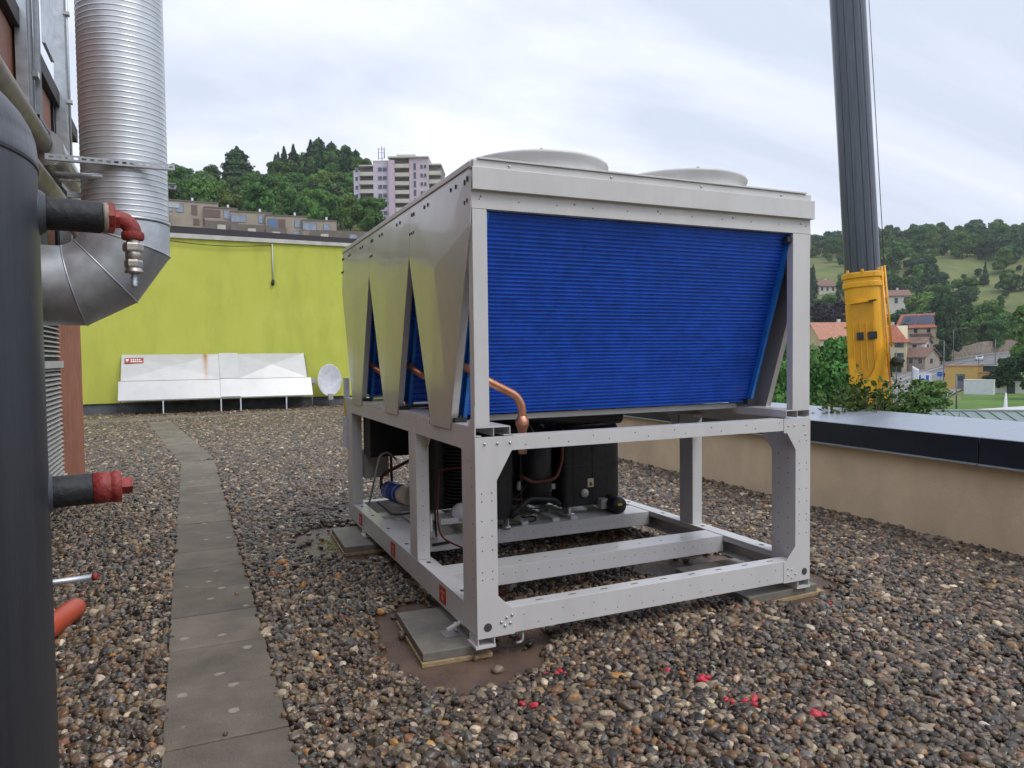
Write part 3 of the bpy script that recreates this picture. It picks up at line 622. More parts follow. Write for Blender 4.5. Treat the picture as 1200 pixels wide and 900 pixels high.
q = MB(); q.box(-1.1, 1.1, 0, .08, 1.2, 3.6, mt); build('panel', q, 'white', root)
q = MB(); q.box(-.75, -.35, -.02, 0, 1.6, 3.2, mt); q.box(.35, .75, -.02, 0, 1.6, 3.2, mt); q.box(-.35, .35, -.02, 0, 2.2, 2.5, mt); build('symbol', q, 'signblue', root)
for sx in (-.9, .9): q = MB(); q.box(sx - .05, sx + .05, .08, .18, -.2, 3.5, mt); build('post', q, 'steel_post', root)
x, y = polar(54.85, 165); z = terrain(x, y); mt = Mloc(x, y, z, face_cam(x, y)); root = thing('blue_sign', 'small blue road sign beside the street lamp foot', 'sign', (x, y, z))
q = MB(); q.box(-.55, .4, 0, .06, 1.6, 2.5, mt); build('panel', q, 'signblue', root); q = MB(); q.box(-.05, .05, .06, .16, -.2, 2.8, mt); build('post', q, 'steel_post', root)
x, y = polar(53.15, 120); z = terrain(x, y); mt = Mloc(x, y, z, face_cam(x, y)); root = thing('flag', 'white banner flag on a thin pole by the road', 'flag', (x, y, z))
q = MB(); q.box(-.04, .04, -.04, .04, -.2, 5.0, mt); build('pole', q, 'steel_post', root)
q = MB(); q.add([mt @ Vector((.05 + i * .17, .10 * math.sin(i * 1.1 + k * .5), 4.9 - k * .45 - i * .10)) for k in range(7) for i in range(6)], [(k * 6 + i, k * 6 + i + 1, (k + 1) * 6 + i + 1, (k + 1) * 6 + i) for k in range(6) for i in range(5)], True)
o = build('cloth', q, 'white', root); md = o.modifiers.new('s', 'SOLIDIFY'); md.thickness = .01
x, y = polar(57.7, 183); z = terrain(x, y); mt = Mloc(x, y, z, face_cam(x, y, 10)); root = thing('bus_shelter', 'small glazed bus shelter at the roadside above the kiosk', 'shelter', (x, y, z))
q = MB(); q.box(-1.6, 1.6, -.8, .8, 2.5, 2.65, mt); build('roof', q, 'steel_post', root)
for sx in (-1.5, 1.5): q = MB(); q.box(sx - .06, sx + .06, .6, .72, 0, 2.5, mt); build('post', q, 'steel_post', root)
q = MB(); q.box(-1.44, 1.44, .64, .67, .3, 2.3, mt); build('pane', q, 'glass', root)
# low pavilion with grey-green metal roof, below the parapet
x, y = polar(58.2, 50); root = thing('pavilion', 'low building with grey green metal hip roof beyond the parapet', 'building', (x, y, -7)); mt = Mloc(x, y, 0, face_cam(x, y, 25))
q = MB(); q.box(-9, 9, -5, 6, -7.5, -3.6, mt); build('wall', q, 'wall_white', root)
rv = [(-9.6, -5.6, -3.6), (9.6, -5.6, -3.6), (9.6, 6.6, -3.6), (-9.6, 6.6, -3.6), (-4.2, .5, -2.0), (4.2, .5, -2.0)]
q = MB(); q.add([mt @ Vector(v) for v in rv], [(0, 1, 5, 4), (1, 2, 5), (2, 3, 4, 5), (3, 0, 4), (3, 2, 1, 0)]); rf = build('roof', q, 'greenroof', root)
for a, b in ((0, 4), (1, 5), (2, 5), (3, 4), (4, 5)): q = MB(); q.bar(mt @ Vector(rv[a]) + Vector((0, 0, .03)), mt @ Vector(rv[b]) + Vector((0, 0, .03)), .22, .08); build('ridge_cap', q, 'coping', rf)
for i in range(26):
    xx = -9 + i * .72; top = min(1, (9.6 - abs(xx)) / 5.4); q = MB(); q.bar(mt @ Vector((xx, -5.6, -3.56)), mt @ Vector((xx, -5.6 + 6.1 * top, -3.56 + 1.6 * top)), .05, .05); build('standing_seam', q, 'greenroof', rf)
x, y = polar(58.55, 78); z = terrain(x, y); root = thing('closed_parasol', 'closed white parasol beyond the grey green roof', 'parasol', (x, y, z)); q = MB(); q.tube([(x, y, z), (x, y, z + 1.4)], .05, 8); build('pole', q, 'steel_post', root)
q = MB(); q.tube([(x, y, z + 1.3), (x - .05, y, z + 2.2), (x + .05, y, z + 4.4)], [.30, .26, .05], 8); build('canopy', q, 'white', root)
x, y = polar(59.9, 66); root = thing('flat_roofed_building', 'low dark flat roofed building at the lower right edge', 'building', (x, y, -7)); mt = Mloc(x, y, 0, face_cam(x, y, -30))
q = MB(); q.box(-3.5, 9, 0, 9, -7.5, -3.4, mt); build('wall', q, 'solar', root); q = MB(); q.box(-3.8, 9.3, -.3, 9.3, -3.4, -3.1, mt); build('roof', q, 'capwhite', root); q = MB(); q.box(-3.75, -3.5, -.05, .6, -6.5, -3.4, mt); build('pilaster', q, 'tile_or', root)

# ------------------------------------------------------------------ terraced houses above the lime wall
AZT = lambda x: 24.18 + math.degrees(math.atan((x - 600) / 847))
def terrace(px0, px1, zt, zb, rdist, m, label, openings, lower=None):
    a = math.radians(AZT((px0 + px1) / 2)); c = Vector((CX + math.sin(a) * rdist, CY + math.cos(a) * rdist, 0)); s = rdist / 847 / math.cos(a - math.radians(24.18)) ** .0
    wd = (px1 - px0) * s * 1.03 / math.cos(a - math.radians(24.18)); mt = Mloc(c.x, c.y, 0, face_cam(c.x, c.y, 0)); root = thing('terraced_house', label, 'house', (c.x, c.y, zb), 'flat roofed terraced houses below the wood')
    q = MB(); q.box(-wd / 2, wd / 2, 0, 9, zb - 6, zt, mt); build('wall', q, m, root)
    q = MB(); q.box(-wd / 2 - .15, wd / 2 + .15, -.15, 9.1, zt, zt + .3, mt); rf = build('roof', q, 'concrete_gr', root)
    q = MB(); q.box(wd * .18, wd * .18 + .5, 3, 3.5, zt + .3, zt + 1.6, mt); build('vent_pipe', q, 'white', rf)
    for (u0, u1, v0, v1, mm) in openings:
        x0 = -wd / 2 + u0 * wd; x1 = -wd / 2 + u1 * wd; q = MB(); q.box(x0 - .12, x1 + .12, -.06, .05, zt - v1 - .12, zt - v0 + .12, mt); f_ = build('window', q, 'concrete_gr', root)
        q = MB(); q.box(x0, x1, -.1, -.03, zt - v1, zt - v0, mt); build('pane', q, mm, f_)
    if lower:
        for (u0, u1, d_, zt2, mm) in lower:
            x0 = -wd / 2 + u0 * wd; x1 = -wd / 2 + u1 * wd; q = MB(); q.box(x0, x1, -d_, -.02, zb - 6, zt2, mt); ex = build('extension', q, mm, root)
            nw = max(1, int((x1 - x0) / 5))
            for k in range(nw): cxx = x0 + (x1 - x0) * (k + .5) / nw; q = MB(); q.box(cxx - .9, cxx + .9, -d_ - .06, -d_ + .02, zt2 - 2.6, zt2 - .9, mt); build('window', q, 'glass_lt' if k % 2 else 'balc', ex)
    return root
terrace(176, 249, 39.2, 31, 190, 'concrete_tan', 'leftmost tan terraced house beside the spiral duct', [(.38, .45, .6, 2.6, 'glass_lt'), (.50, .58, .6, 2.6, 'glass_lt'), (.68, .74, .8, 3.0, 'brownsh'), (.86, .92, .9, 3.1, 'brownsh'), (.70, .76, 4, 5.4, 'brownsh'), (.82, .88, 4, 5.4, 'brownsh')], [(.1, .42, 1.6, 35.6, 'concrete_gr')])
terrace(249.6, 279.5, 37.9, 31, 189, 'concrete_tan', 'tan terraced house second from the duct with a recessed terrace', [(.02, .46, .5, 2.2, 'brownsh'), (.58, .85, .5, 2.4, 'glass_lt')], [(0, 1, 1.7, 34.6, 'concrete_gr')])
terrace(280, 319.5, 37.1, 30.5, 188, 'concrete_tan', 'tan terraced house third from the duct with pale blue windows', [(.02, .36, .8, 2.4, 'glass_lt'), (.66, .76, .6, 2.4, 'glass_lt'), (.82, .92, .6, 2.4, 'glass_lt')], [(0, 1, 1.7, 33.9, 'concrete_gr')])
terrace(320, 360.5, 36.4, 30, 187, 'concrete_tan', 'tan terraced house with a bright blue awning window', [(.05, .26, .8, 3.0, 'awning'), (.3, .46, .8, 3.0, 'brownsh'), (.7, .84, .8, 2.6, 'glass_lt'), (.66, .8, 3.6, 5.0, 'glass_lt')], [(0, .5, 1.7, 33.2, 'concrete_gr')])
terrace(361, 396, 35.4, 29, 186, 'concrete_tan', 'lower tan terraced house with glazed bay beside the chiller top', [(.02, .40, .6, 2.4, 'glass_lt'), (.62, .8, .8, 2.2, 'glass_lt')], [(.22, 1.9, 2.2, 32.8, 'concrete_gr')])

# ------------------------------------------------------------------ apartment tower
def tower():
    a = math.radians(AZT(469.5)); rd = 236; cx, cy = CX + math.sin(a) * rd, CY + math.cos(a) * rd; mt = Mloc(cx, cy, 0, face_cam(cx, cy, -9)) @ Matrix.Translation((-14, 0, 0))
    root = thing('apartment_tower', 'lilac and pink apartment tower with stacked balconies on the hill', 'building', (cx, cy, 34)); fh = 2.75; top = 64.0
    q = MB(); q.box(0, 2.0, .6, 14, 34, top - 2.5, mt); q.box(6.4, 11.4, 0, 14, 34, top, mt); build('wall', q, 'lilac', root)
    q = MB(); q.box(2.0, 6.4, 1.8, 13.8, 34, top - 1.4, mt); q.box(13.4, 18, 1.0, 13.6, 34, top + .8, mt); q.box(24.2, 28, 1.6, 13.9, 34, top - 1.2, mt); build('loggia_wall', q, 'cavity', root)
    q = MB(); q.box(18, 24.2, -.6, 14.1, 34, top + .9, mt); q.box(11.4, 13.4, -1.0, 13.7, 34, top + .2, mt); build('side_wall', q, 'pink', root)
    q = MB(); q.box(1.9, 6.6, -.2, 12, top - 1.4, top - 1.0, mt); q.box(6.3, 11.5, -.1, 14.1, top, top + .35, mt); q.box(11.3, 24.3, -1.2, 14.2, top + .9, top + 1.3, mt); q.box(24.2, 28.2, .0, 14, top - 1.2, top - .8, mt); q.box(13.5, 19.5, 3, 9, top + 1.3, top + 3.0, mt); build('roof', q, 'balc', root)
    for i in range(11):
        z0 = top - 1.4 - fh * (i + 1)
        for x0, x1, y0, dz in ((2.0, 6.4, .0, 0), (13.4, 18.0, -1.1, 2.1), (24.2, 28, -.2, 0)):
            q = MB(); q.box(x0, x1, y0, 1.9, z0 + dz - .22, z0 + dz, mt); q.box(x0, x1, y0, y0 + .14, z0 + dz, z0 + dz + 1.0, mt); q.box(x0 - .01, x0 + .15, y0, 1.8, z0 + dz, z0 + dz + 1.0, mt); build('balcony', q, 'balc', root)
        for xx, yy, ww, hh in ((8.0, 0, 1.2, 1.2), (9.5, 0, 1.2, 1.2), (.6, .6, .8, 1.2), (19.4, -.6, .8, 2.0), (21.6, -.6, .8, 1.1), (22.7, -.6, .8, 1.1)):
            zz = z0 + (.9 if hh < 2 else .5) + (.8 if xx > 15 else .2); q = MB(); q.box(xx - .1, xx + ww + .1, yy - .08, yy + .02, zz - .1, zz + hh + .1, mt); f_ = build('window', q, 'balc', root)
            q = MB(); q.box(xx, xx + ww, yy - .12, yy - .02, zz, zz + hh, mt); build('pane', q, 'glass', f_)
    q = MB(); q.tube([mt @ Vector((8.4, 5, top)), mt @ Vector((8.4, 5, top + 6.3))], .12, 6)
    q.tube([mt @ Vector((7.3, 5, top + 2)), mt @ Vector((7.3, 5, top + 5.8))], .12, 5); q.tube([mt @ Vector((9.2, 5, top + 2.5)), mt @ Vector((9.2, 5, top + 5.8))], .16, 5)
    for dz in (2.4, 4.2, 5.4): q.tube([mt @ Vector((7.2, 5, top + dz)), mt @ Vector((9.3, 5, top + dz))], .07, 5)
    build('antenna', q, 'steel_post', root)
tower()

# ------------------------------------------------------------------ our roof, neighbouring buildings
q = MB(); q.box(-9, 5.25, -12, 20.4, -7.5, -.022); o = build('roof_deck', q, 'membrane', kind='structure')
# parapet (runs at a slight angle)
PA = Vector((4.262, 0, 0)); PD = Vector((.0359, 1, 0)).normalized(); PN = Vector((PD.y, -PD.x, 0))
def par(u, s, z): return PA + PD * s + PN * u + Vector((0, 0, z))
root = thing('parapet', 'beige rendered roof parapet with dark edged metal coping', 'parapet', (4.3, 4, 0))
def pslab(q, u0, u1, s0, s1, z0, z1, z0b=None, z1b=None):
    z0b = z0 if z0b is None else z0b; z1b = z1 if z1b is None else z1b
    q.add([par(u0, s0, z0), par(u1, s0, z0b), par(u1, s1, z0b), par(u0, s1, z0), par(u0, s0, z1), par(u1, s0, z1b), par(u1, s1, z1b), par(u0, s1, z1)], [(0, 3, 2, 1), (4, 5, 6, 7), (0, 1, 5, 4), (1, 2, 6, 5), (2, 3, 7, 6), (3, 0, 4, 7)])
q = MB(); pslab(q, 0, .60, -9, 20.3, -.3, .80, z1b=.87); build('wall', q, 'tan', root)
ss = [-9, -6, -3, 0.2, 3.2, 6.2, 9.2, 12.2, 15.2, 18.2, 20.3]
for a, b in zip(ss, ss[1:]):
    q = MB(); pslab(q, -.05, .66, a + .004, b - .004, .82, .868, .90, .943); cp = build('coping_sheet', q, 'coping', root, bevel=.004)
    q = MB(); pslab(q, -.062, -.052, a + .006, b - .006, .665, .862); build('fascia', q, 'fascia', cp)
    q = MB(); pslab(q, -.085, -.05, a + .006, b - .006, .652, .663); build('drip_edge', q, 'coping', cp)
# planting bed beyond the parapet
q = MB(); pslab(q, .68, 3.3, -8, 12, -7.4, -.35); o = build('planting_bed', q, 'soil', kind='structure')

# lime building
root = thing('lime_green_building', 'lime green rendered building wall with pale coping at the roof end', 'building', (0, 20.4, 0))
q = MB(); q.box(-12, 5.6, 20.4, 34, .30, 5.15); wl = build('wall', q, 'lime', root)
q = MB(); q.box(-12, 5.6, 20.46, 34, -7, .30); build('plinth', q, 'plinth', root)
q = MB(); xs = [-12, -8, -5, -3, -1.8, -.5, .8, 2.1, 3.4, 5.65]; zt = lambda x: 5.285 - .006 * (x + 1.8)
vs = []; 
for x in xs: vs += [(x, 20.33, 5.145), (x, 20.33, zt(x)), (x, 34, zt(x)), (x, 34, 5.145)]
q.add(vs, [(i * 4 + k, i * 4 + (k + 1) % 4, (i + 1) * 4 + (k + 1) % 4, (i + 1) * 4 + k) for i in range(len(xs) - 1) for k in range(4)] + [(0, 1, 2, 3), tuple(len(vs) - 4 + k for k in (3, 2, 1, 0))]); build('coping', q, 'capwhite', root)
q = MB(); vs = []
for x in xs: vs += [(x, 20.75, zt(x) - .02), (x, 20.75, zt(x) + .28 - .009 * (x + 1.8)), (x, 33.8, zt(x) + .28 - .009 * (x + 1.8)), (x, 33.8, zt(x) - .02)]
q.add(vs, [(i * 4 + k, i * 4 + (k + 1) % 4, (i + 1) * 4 + (k + 1) % 4, (i + 1) * 4 + k) for i in range(len(xs) - 1) for k in range(4)] + [(0, 1, 2, 3), tuple(len(vs) - 4 + k for k in (3, 2, 1, 0))]); build('roof_edge', q, 'roofdark', root)
q = MB(); q.tube([(1.22, 20.37, 5.1), (1.22, 20.37, 3.95)], .022, 8); cb = build('cable', q, 'capwhite', root)
q = MB(); q.tube([(1.22, 20.36, 3.98), (1.20, 20.34, 3.84)], .05, 10); build('cable_end', q, 'rubber', cb)
q = MB(); q.tube([(-1.8 + i * .3, 20.325, 5.06 - .09 * math.sin(PI * i / 10)) for i in range(11)], .012, 6); build('loose_cable', q, 'rubber', root)

# slanted white canopy at the lime wall
root = thing('roof_canopy', 'long slanted white sheet metal canopy on thin legs against the lime wall', 'canopy', (-.5, 20, 0))
def crossbroken(x0, x1, top, bot, bulge=.025):
    A, B, C_, D = Vector((x0, *bot)), Vector((x1, *bot)), Vector((x1, *top)), Vector((x0, *top)); cc = (A + B + C_ + D) / 4 + Vector((0, -.5, .5)).normalized() * bulge
    t = Vector((0, .02, -.03)); return MB().add([A, B, C_, D, cc, A + t, B + t, C_ + t, D + t], [(0, 1, 4), (1, 2, 4), (2, 3, 4), (3, 0, 4), (8, 7, 6, 5), (0, 5, 6, 1), (1, 6, 7, 2), (2, 7, 8, 3), (3, 8, 5, 0)])
T, Mi, Bo = (20.36, 1.70), (19.72, .955), (19.40, .42)
for x0, x1, lab in ((-3.02, -.40, None), (.10, 2.09, None)): build('roof_sheet', crossbroken(x0, x1, T, Mi, .06), 'skyl', root, fixn=True)
build('joint_sheet', crossbroken(-.42, .12, (20.35, 1.725), (19.70, .975), 0), 'skyl', root)
q = MB()
for x0, x1, e in ((-3.08, -.40, 0), (.10, 2.20, 0)): build('apron_sheet', crossbroken(x0, x1, (Mi[0] - .01, Mi[1] - .012), Bo, .006), 'skyl', root)
build('joint_sheet', crossbroken(-.42, .12, (19.69, .96), (19.385, .445), 0), 'skyl', root)
q = MB(); q.bar((-3.1, 19.41, .405), (2.22, 19.41, .405), .03, .035); build('gutter_edge', q, 'galv_rail', root)
for x in (-3.02, -1.95, -.42, .12, 1.42):
    q = MB(); q.box(x - .016, x + .016, 19.40, 19.43, -.02, .41); build('leg', q, 'white' if x > -3 else 'rubber', root)
q = MB(); q.prism([(20.36, 1.66), (19.72, .92), (19.42, .40), (20.36, .4)], -3.0, -2.985, 'x'); build('side_sheet', q, 'skyl', root); q = MB(); q.prism([(20.36, 1.66), (19.72, .92), (19.42, .40), (20.36, .4)], 2.10, 2.115, 'x'); build('side_sheet', q, 'plinth', root)
def onslope(x, t, d=.012): p_ = Vector((x, *T)).lerp(Vector((x, *Mi)), t); return p_ + Vector((0, -.757, .65)) * (d + .014)
q = MB(); q.add([onslope(-2.94, .15), onslope(-2.45, .15), onslope(-2.45, .36), onslope(-2.94, .36)], [(0, 1, 2, 3)]); sg = build('sign', q, 'faded_red', root, fixn=False); sg.modifiers.new('s', 'SOLIDIFY').thickness = .004
q = MB()
for row, cnt_ in ((.20, 5), (.27, 6)):
    for i in range(cnt_): x = -2.78 + i * .052; q.add([onslope(x, row, .018), onslope(x + .036, row, .018), onslope(x + .036, row + .045, .018), onslope(x, row + .045, .018)], [(0, 1, 2, 3)])
q.add([onslope(-2.92, .20, .018), onslope(-2.82, .20, .018), onslope(-2.87, .31, .018)], [(0, 1, 2)]); build('lettering', q, 'label_white', sg, fixn=False)
# dish
root = thing('satellite_dish', 'round pale satellite dish on a short mast beside the canopy', 'satellite dish', (2.85, 20, 0))
q = MB(); n_ = 28; prof = [(.001, 0), (.12, -.008), (.24, -.03), (.36, -.072), (.37, -.072), (.37, -.055), (.24, -.01), (.001, .02)]
q.lathe(prof, n_, (0, 0, 0), (.12, 1, -.1)); q.xf(Matrix.Translation((2.82, 20.0, .83)) @ Matrix.Diagonal((1, 1, 1.38, 1))); build('reflector', q, 'white', root)
q = MB(); q.tube([(2.80, 20.03, 0), (2.80, 20.05, .85)], .03, 10); build('mast', q, 'galv', root)
q = MB(); q.tube([(2.80, 19.97, .35), (2.77, 19.6, .32)], .014, 8); q.box(2.70, 2.84, 19.52, 19.66, .24, .42); build('receiver_arm', q, 'slat', root)
q = MB(); q.box(-.12, .12, -.1, .1, 0, .16, Mloc(2.25, 19.9, .75, 0)); q.tube([(2.25, 19.9, 0), (2.25, 19.9, .76)], .02, 8); q.box(2.1, 2.36, 19.85, 20.1, .70, .75); o = build('floodlight', q, 'slat'); relocate(o, (2.25, 19.9, 0)); tag(o, 'small grey lamp on a post between canopy and dish', 'lamp')

# ------------------------------------------------------------------ left building with rust panels
FX = -2.55
root = thing('rust_clad_building', 'building clad in rust brown panels with louvre on the left', 'building', (-2.6, 3, 0))
q = MB(); q.box(-9, FX - .05, -8, 7.28, -7, 4.40); q.box(-9, FX - .05, 7.28, 7.30, -7, 4.40); build('wall', q, 'anth', root)
zz = lambda y: 4.33
for i, (a, b) in enumerate([(-4, -2.2), (-2.2, -.4), (-.4, 1.3), (1.3, 3.0), (3.0, 4.42), (4.55, 5.75), (5.9, 7.32)]):
    zlo = 2.15 if b > 2.5 else .1; q = MB(); q.box(FX - .05, FX, a + .035, b - .035, zlo, 4.28); build('cladding_panel', q, 'corten', root, bevel=.004)
for a in (3.0, 4.48, 5.83): q = MB(); q.box(FX - .05, FX + .015, a - .03, a + .03, 2.1, 4.3); build('panel_joint', q, 'anth', root)
q = MB(); q.box(-9.05, FX + .06, -8, 7.36, 4.30, 4.46); build('roof_edge', q, 'roofdark', root)
q = MB(); q.box(FX - .05, FX + .02, 5.62, 7.32, -.05, 2.15); build('pillar', q, 'terra', root, bevel=.006)
q = MB(); q.box(FX - .3, FX - .005, 7.30, 7.335, -.05, 4.3); build('corner_trim', q, 'capwhite', root)
q = MB(); q.box(FX - .05, FX + .03, 6.65, 7.25, 2.02, 2.18); build('dark_block', q, 'anth', root)
root = thing('louvre_grille', 'pale slatted ventilation louvre beside the terracotta pillar', 'louvre', (FX, 4.8, .3))
q = MB(); q.box(FX - .03, FX, 3.6, 5.60, .3, 2.15); build('backing', q, 'rubber', root)
for z in (.30, 1.50, 2.12): q = MB(); q.box(FX - .01, FX + .05, 3.6, 5.62, z - .035, z + .035); build('frame', q, 'capwhite', root)
for k in range(38):
    z = .36 + k * .047
    if abs(z - 1.5) < .045: continue
    q = MB(); q.add([(FX + .002, 3.6, z + .022), (FX + .002, 5.58, z + .022), (FX + .034, 5.58, z), (FX + .034, 3.6, z), (FX + .002, 3.6, z + .018), (FX + .002, 5.58, z + .018), (FX + .034, 5.58, z - .005), (FX + .034, 3.6, z - .005)], [(0, 1, 2, 3), (4, 7, 6, 5), (2, 6, 7, 3), (0, 4, 5, 1), (1, 5, 6, 2), (0, 3, 7, 4)]); build('slat', q, 'slat', root)

# steel posts with perforated strut channels in front of the facade
def strut(q, p0, p1, w=.041, h=.041, slot=.028, pitch=.05, side=1):
    """perforated channel: a back web cut by real slots, two flanges"""
    p0, p1 = Vector(p0), Vector(p1); d = (p1 - p0); ln = d.length; d.normalize(); up = Vector((0, 0, 1)) if abs(d.z) < .9 else Vector((0, 1, 0)) ; n_ = d.cross(up).normalized(); u = n_.cross(d)
    def bx(a, b, ua, ub, na, nb): q.add([p0 + d * x + u * y + n_ * z for z in (na, nb) for y in (ua, ub) for x in (a, b)], [(0, 2, 3, 1), (4, 5, 7, 6), (0, 1, 5, 4), (2, 6, 7, 3), (0, 4, 6, 2), (1, 3, 7, 5)])
    t = .003; n0, n1 = (0, t * side)
    bx(0, ln, -w / 2, -w * .17, min(n0, n1), max(n0, n1)); bx(0, ln, w * .17, w / 2, min(n0, n1), max(n0, n1))
    k = int(ln / pitch)
    for i in range(k + 1): bx(i * pitch, min(ln, i * pitch + pitch - slot), -w * .17, w * .17, min(n0, n1), max(n0, n1))
    hh = -h * side
    bx(0, ln, -w / 2, -w / 2 + t, min(0, hh), max(0, hh)); bx(0, ln, w / 2 - t, w / 2, min(0, hh), max(0, hh))
root = thing('steel_support_post', 'near galvanised post of perforated channels in front of rust panels', 'steel post', (-2.48, 4.0, 2.3), 'galvanised posts carrying the duct')
q = MB(); q.box(-2.53, -2.445, 3.86, 3.872, 2.3, 6.8); q.box(-2.53, -2.445, 4.14, 4.152, 2.3, 6.8); q.box(-2.53, -2.52, 3.872, 4.14, 2.3, 6.8); build('beam', q, 'galv', root)
q = MB(); strut(q, (-2.47, 3.94, 2.3), (-2.47, 3.94, 6.8), .05, .04); build('strut_channel', q, 'galv_rail', root)
q = MB(); strut(q, (-2.43, 4.11, 2.3), (-2.43, 4.11, 6.8), .05, .04); build('strut_channel', q, 'galv_rail', root)
for z in (3.95, 4.9): q = MB(); q.box(-2.46, -2.39, 3.96, 4.06, z, z + .05); build('clamp', q, 'zinc', root)
root = thing('steel_support_post', 'far galvanised H post at the corner of the rust clad building', 'steel post', (-2.47, 6.05, 2.3), 'galvanised posts carrying the duct')
q = MB(); q.box(-2.535, -2.425, 5.93, 5.942, 2.3, 7.1); q.box(-2.535, -2.425, 6.158, 6.17, 2.3, 7.1); q.box(-2.485, -2.475, 5.942, 6.158, 2.3, 7.1); build('beam', q, 'galv', root)
q = MB(); q.tube([(-2.40, 5.95, 2.6), (-2.40, 5.95, 7.1)], .013, 8); build('conduit', q, 'galv_rail', root)
for z in (3.6, 4.35, 5.3): q = MB(); q.box(-2.43, -2.37, 5.91, 5.98, z, z + .035); build('clamp', q, 'zinc', root)
q = MB(); q.box(-2.50, -2.47, 4.98, 5.5, 4.62, 6.9); build('sheet_panel', q, 'galv', root)
# insulated pipes along the facade
def pipe_run(name, label, segs):
    root = thing(name, label, 'pipe', segs[0][1]); 
    for nm, a, b, r, m in segs:
        q = MB(); q.tube([a, Vector(a).lerp(Vector(b), .5), b], r, 24); build(nm, q, m, root)
    return root
M['jacket'] = mat('aged_beige_jacket', (.30, .27, .22), .5, .2, 6, .2, .2, 30); M['jacket_s'] = mat('aluminium_jacket', (.55, .55, .53), .22, .8, 4, .1)
pr = pipe_run('insulated_pipe', 'upper insulated pipe running along the facade behind the tank', [('sleeve', (-2.28, -.5, 3.20), (-2.28, 3.35, 3.20), .085, 'jacket'), ('metal_jacket', (-2.26, 3.2, 3.17), (-2.26, 5.9, 3.17), .135, 'jacket_s'), ('band', (-2.26, 3.18, 3.17), (-2.26, 3.22, 3.17), .138, 'zinc')])
pr = pipe_run('insulated_pipe', 'lower insulated pipe running along the facade beneath the other', [('sleeve', (-2.25, -.5, 2.86), (-2.25, 3.9, 2.86), .08, 'jacket'), ('metal_jacket', (-2.25, 3.9, 2.86), (-2.25, 5.9, 2.86), .09, 'jacket_s')])
q = MB(); strut(q, (-2.21, 2.75, 3.26), (-2.21, 5.9, 3.26), .05, .035); o = build('cable_rail', q, 'anth'); relocate(o, (-2.21, 4, 3.26)); tag(o, 'dark perforated rail running above the insulated pipes', 'rail')

# spiral duct
DC = Vector((-1.693, 2.897, 0)); DR = .293
root = thing('spiral_duct', 'large galvanised spiral duct rising beside the facade with elbow below', 'duct', (DC.x, DC.y, 2.3))
q = MB(); n_ = 72; z0, z1 = 2.555, 6.6; pitch = .0405; rows = []; z = z0
prof = [(.05, 0), (.16, 0), (.70, 0), (.82, 0), (.88, .0020), (.96, .0020)]
nt_ = int((z1 - z0) / pitch); vs = []
for i in range(nt_):
    for (f_, dr) in prof:
        for k in range(n_):
            a = 2 * PI * k / n_; vs.append((DC.x + (DR + dr) * math.cos(a), DC.y + (DR + dr) * math.sin(a), z0 + (i + f_ + k / n_) * pitch))
nr = nt_ * 6; fs = []
for i in range(nr - 1):
    for k in range(n_ - 1): fs.append((i * n_ + k, i * n_ + k + 1, (i + 1) * n_ + k + 1, (i + 1) * n_ + k))
for i in range(nr - 7): fs.append((i * n_ + n_ - 1, (i + 6) * n_, (i + 7) * n_, (i + 1) * n_ + n_ - 1))
q.add(vs, fs, True); build('spiral_wall', q, 'duct', root)
# gored elbow: bend centre towards the facade
BC = Vector((DC.x - .47, DC.y, 2.56)); RB = .47
def ring(ang, cutang, n=48):   # ring of the mitre plane through BC at angle cutang (0 = horizontal plane under the vertical duct)
    pass
angs = [0, 30, 60, 90]       # mitre planes at 15,45,75 would be for equal gores; straight ends at 0 and 90
def mitre_ring(dirang, plane, n=48):
    """cylinder whose axis passes the bend circle tangent at dirang (deg), cut by the radial plane at angle plane (deg)"""
    a = math.radians(dirang); rad = Vector((math.cos(a), 0, -math.sin(a))); tan = Vector((-math.sin(a), 0, -math.cos(a))); c = BC + rad * (RB / math.cos(math.radians(15)))
    if dirang in (0, 90): c = BC + rad * RB
    else: c = BC + rad * RB
    pn = math.radians(plane); nn = Vector((-math.sin(pn), 0, -math.cos(pn))); out_ = []
    for k in range(n):
        t = 2 * PI * k / n; p_ = c + rad * DR * math.cos(t) + Vector((0, 1, 0)) * DR * math.sin(t); s_ = -((p_ - BC).dot(nn)) / tan.dot(nn); out_.append(p_ + tan * s_)
    return out_
def gore(name, r0, r1, par_):
    n = len(r0); q = MB(); q.add(list(r0) + list(r1), [(k, (k + 1) % n, n + (k + 1) % n, n + k) for k in range(n)], True); return build(name, q, 'galv', par_)
top = [DC + Vector((math.cos(2 * PI * k / 48) * (DR + .004), math.sin(2 * PI * k / 48) * (DR + .004), 2.56)) for k in range(48)]
gore('collar', top, mitre_ring(0, 17), root); 
gore('elbow_segment', mitre_ring(34, 17), mitre_ring(34, 48), root); gore('elbow_segment', mitre_ring(62, 48), mitre_ring(62, 76), root)
e0 = mitre_ring(90, 76); gore('elbow_segment', e0, [v + Vector((FX - .0 - v.x, 0, 0)) for v in e0], root)
for rr_ in (mitre_ring(34, 17), mitre_ring(34, 48), mitre_ring(62, 76)):
    q = MB(); q.tube(rr_ + rr_[:1], .006, 6, cap=False); build('seam', q, 'galv_rail', root)
q = MB(); q.lathe([(DR + .002, -.012), (DR + .010, -.012), (DR + .010, .012), (DR + .002, .012)], 48, (DC.x, DC.y, 2.575)); build('seam', q, 'galv_rail', root)
root = thing('duct_bracket', 'perforated strut bracket clamping the spiral duct to the facade', 'bracket', (-2.3, 2.55, 2.9))
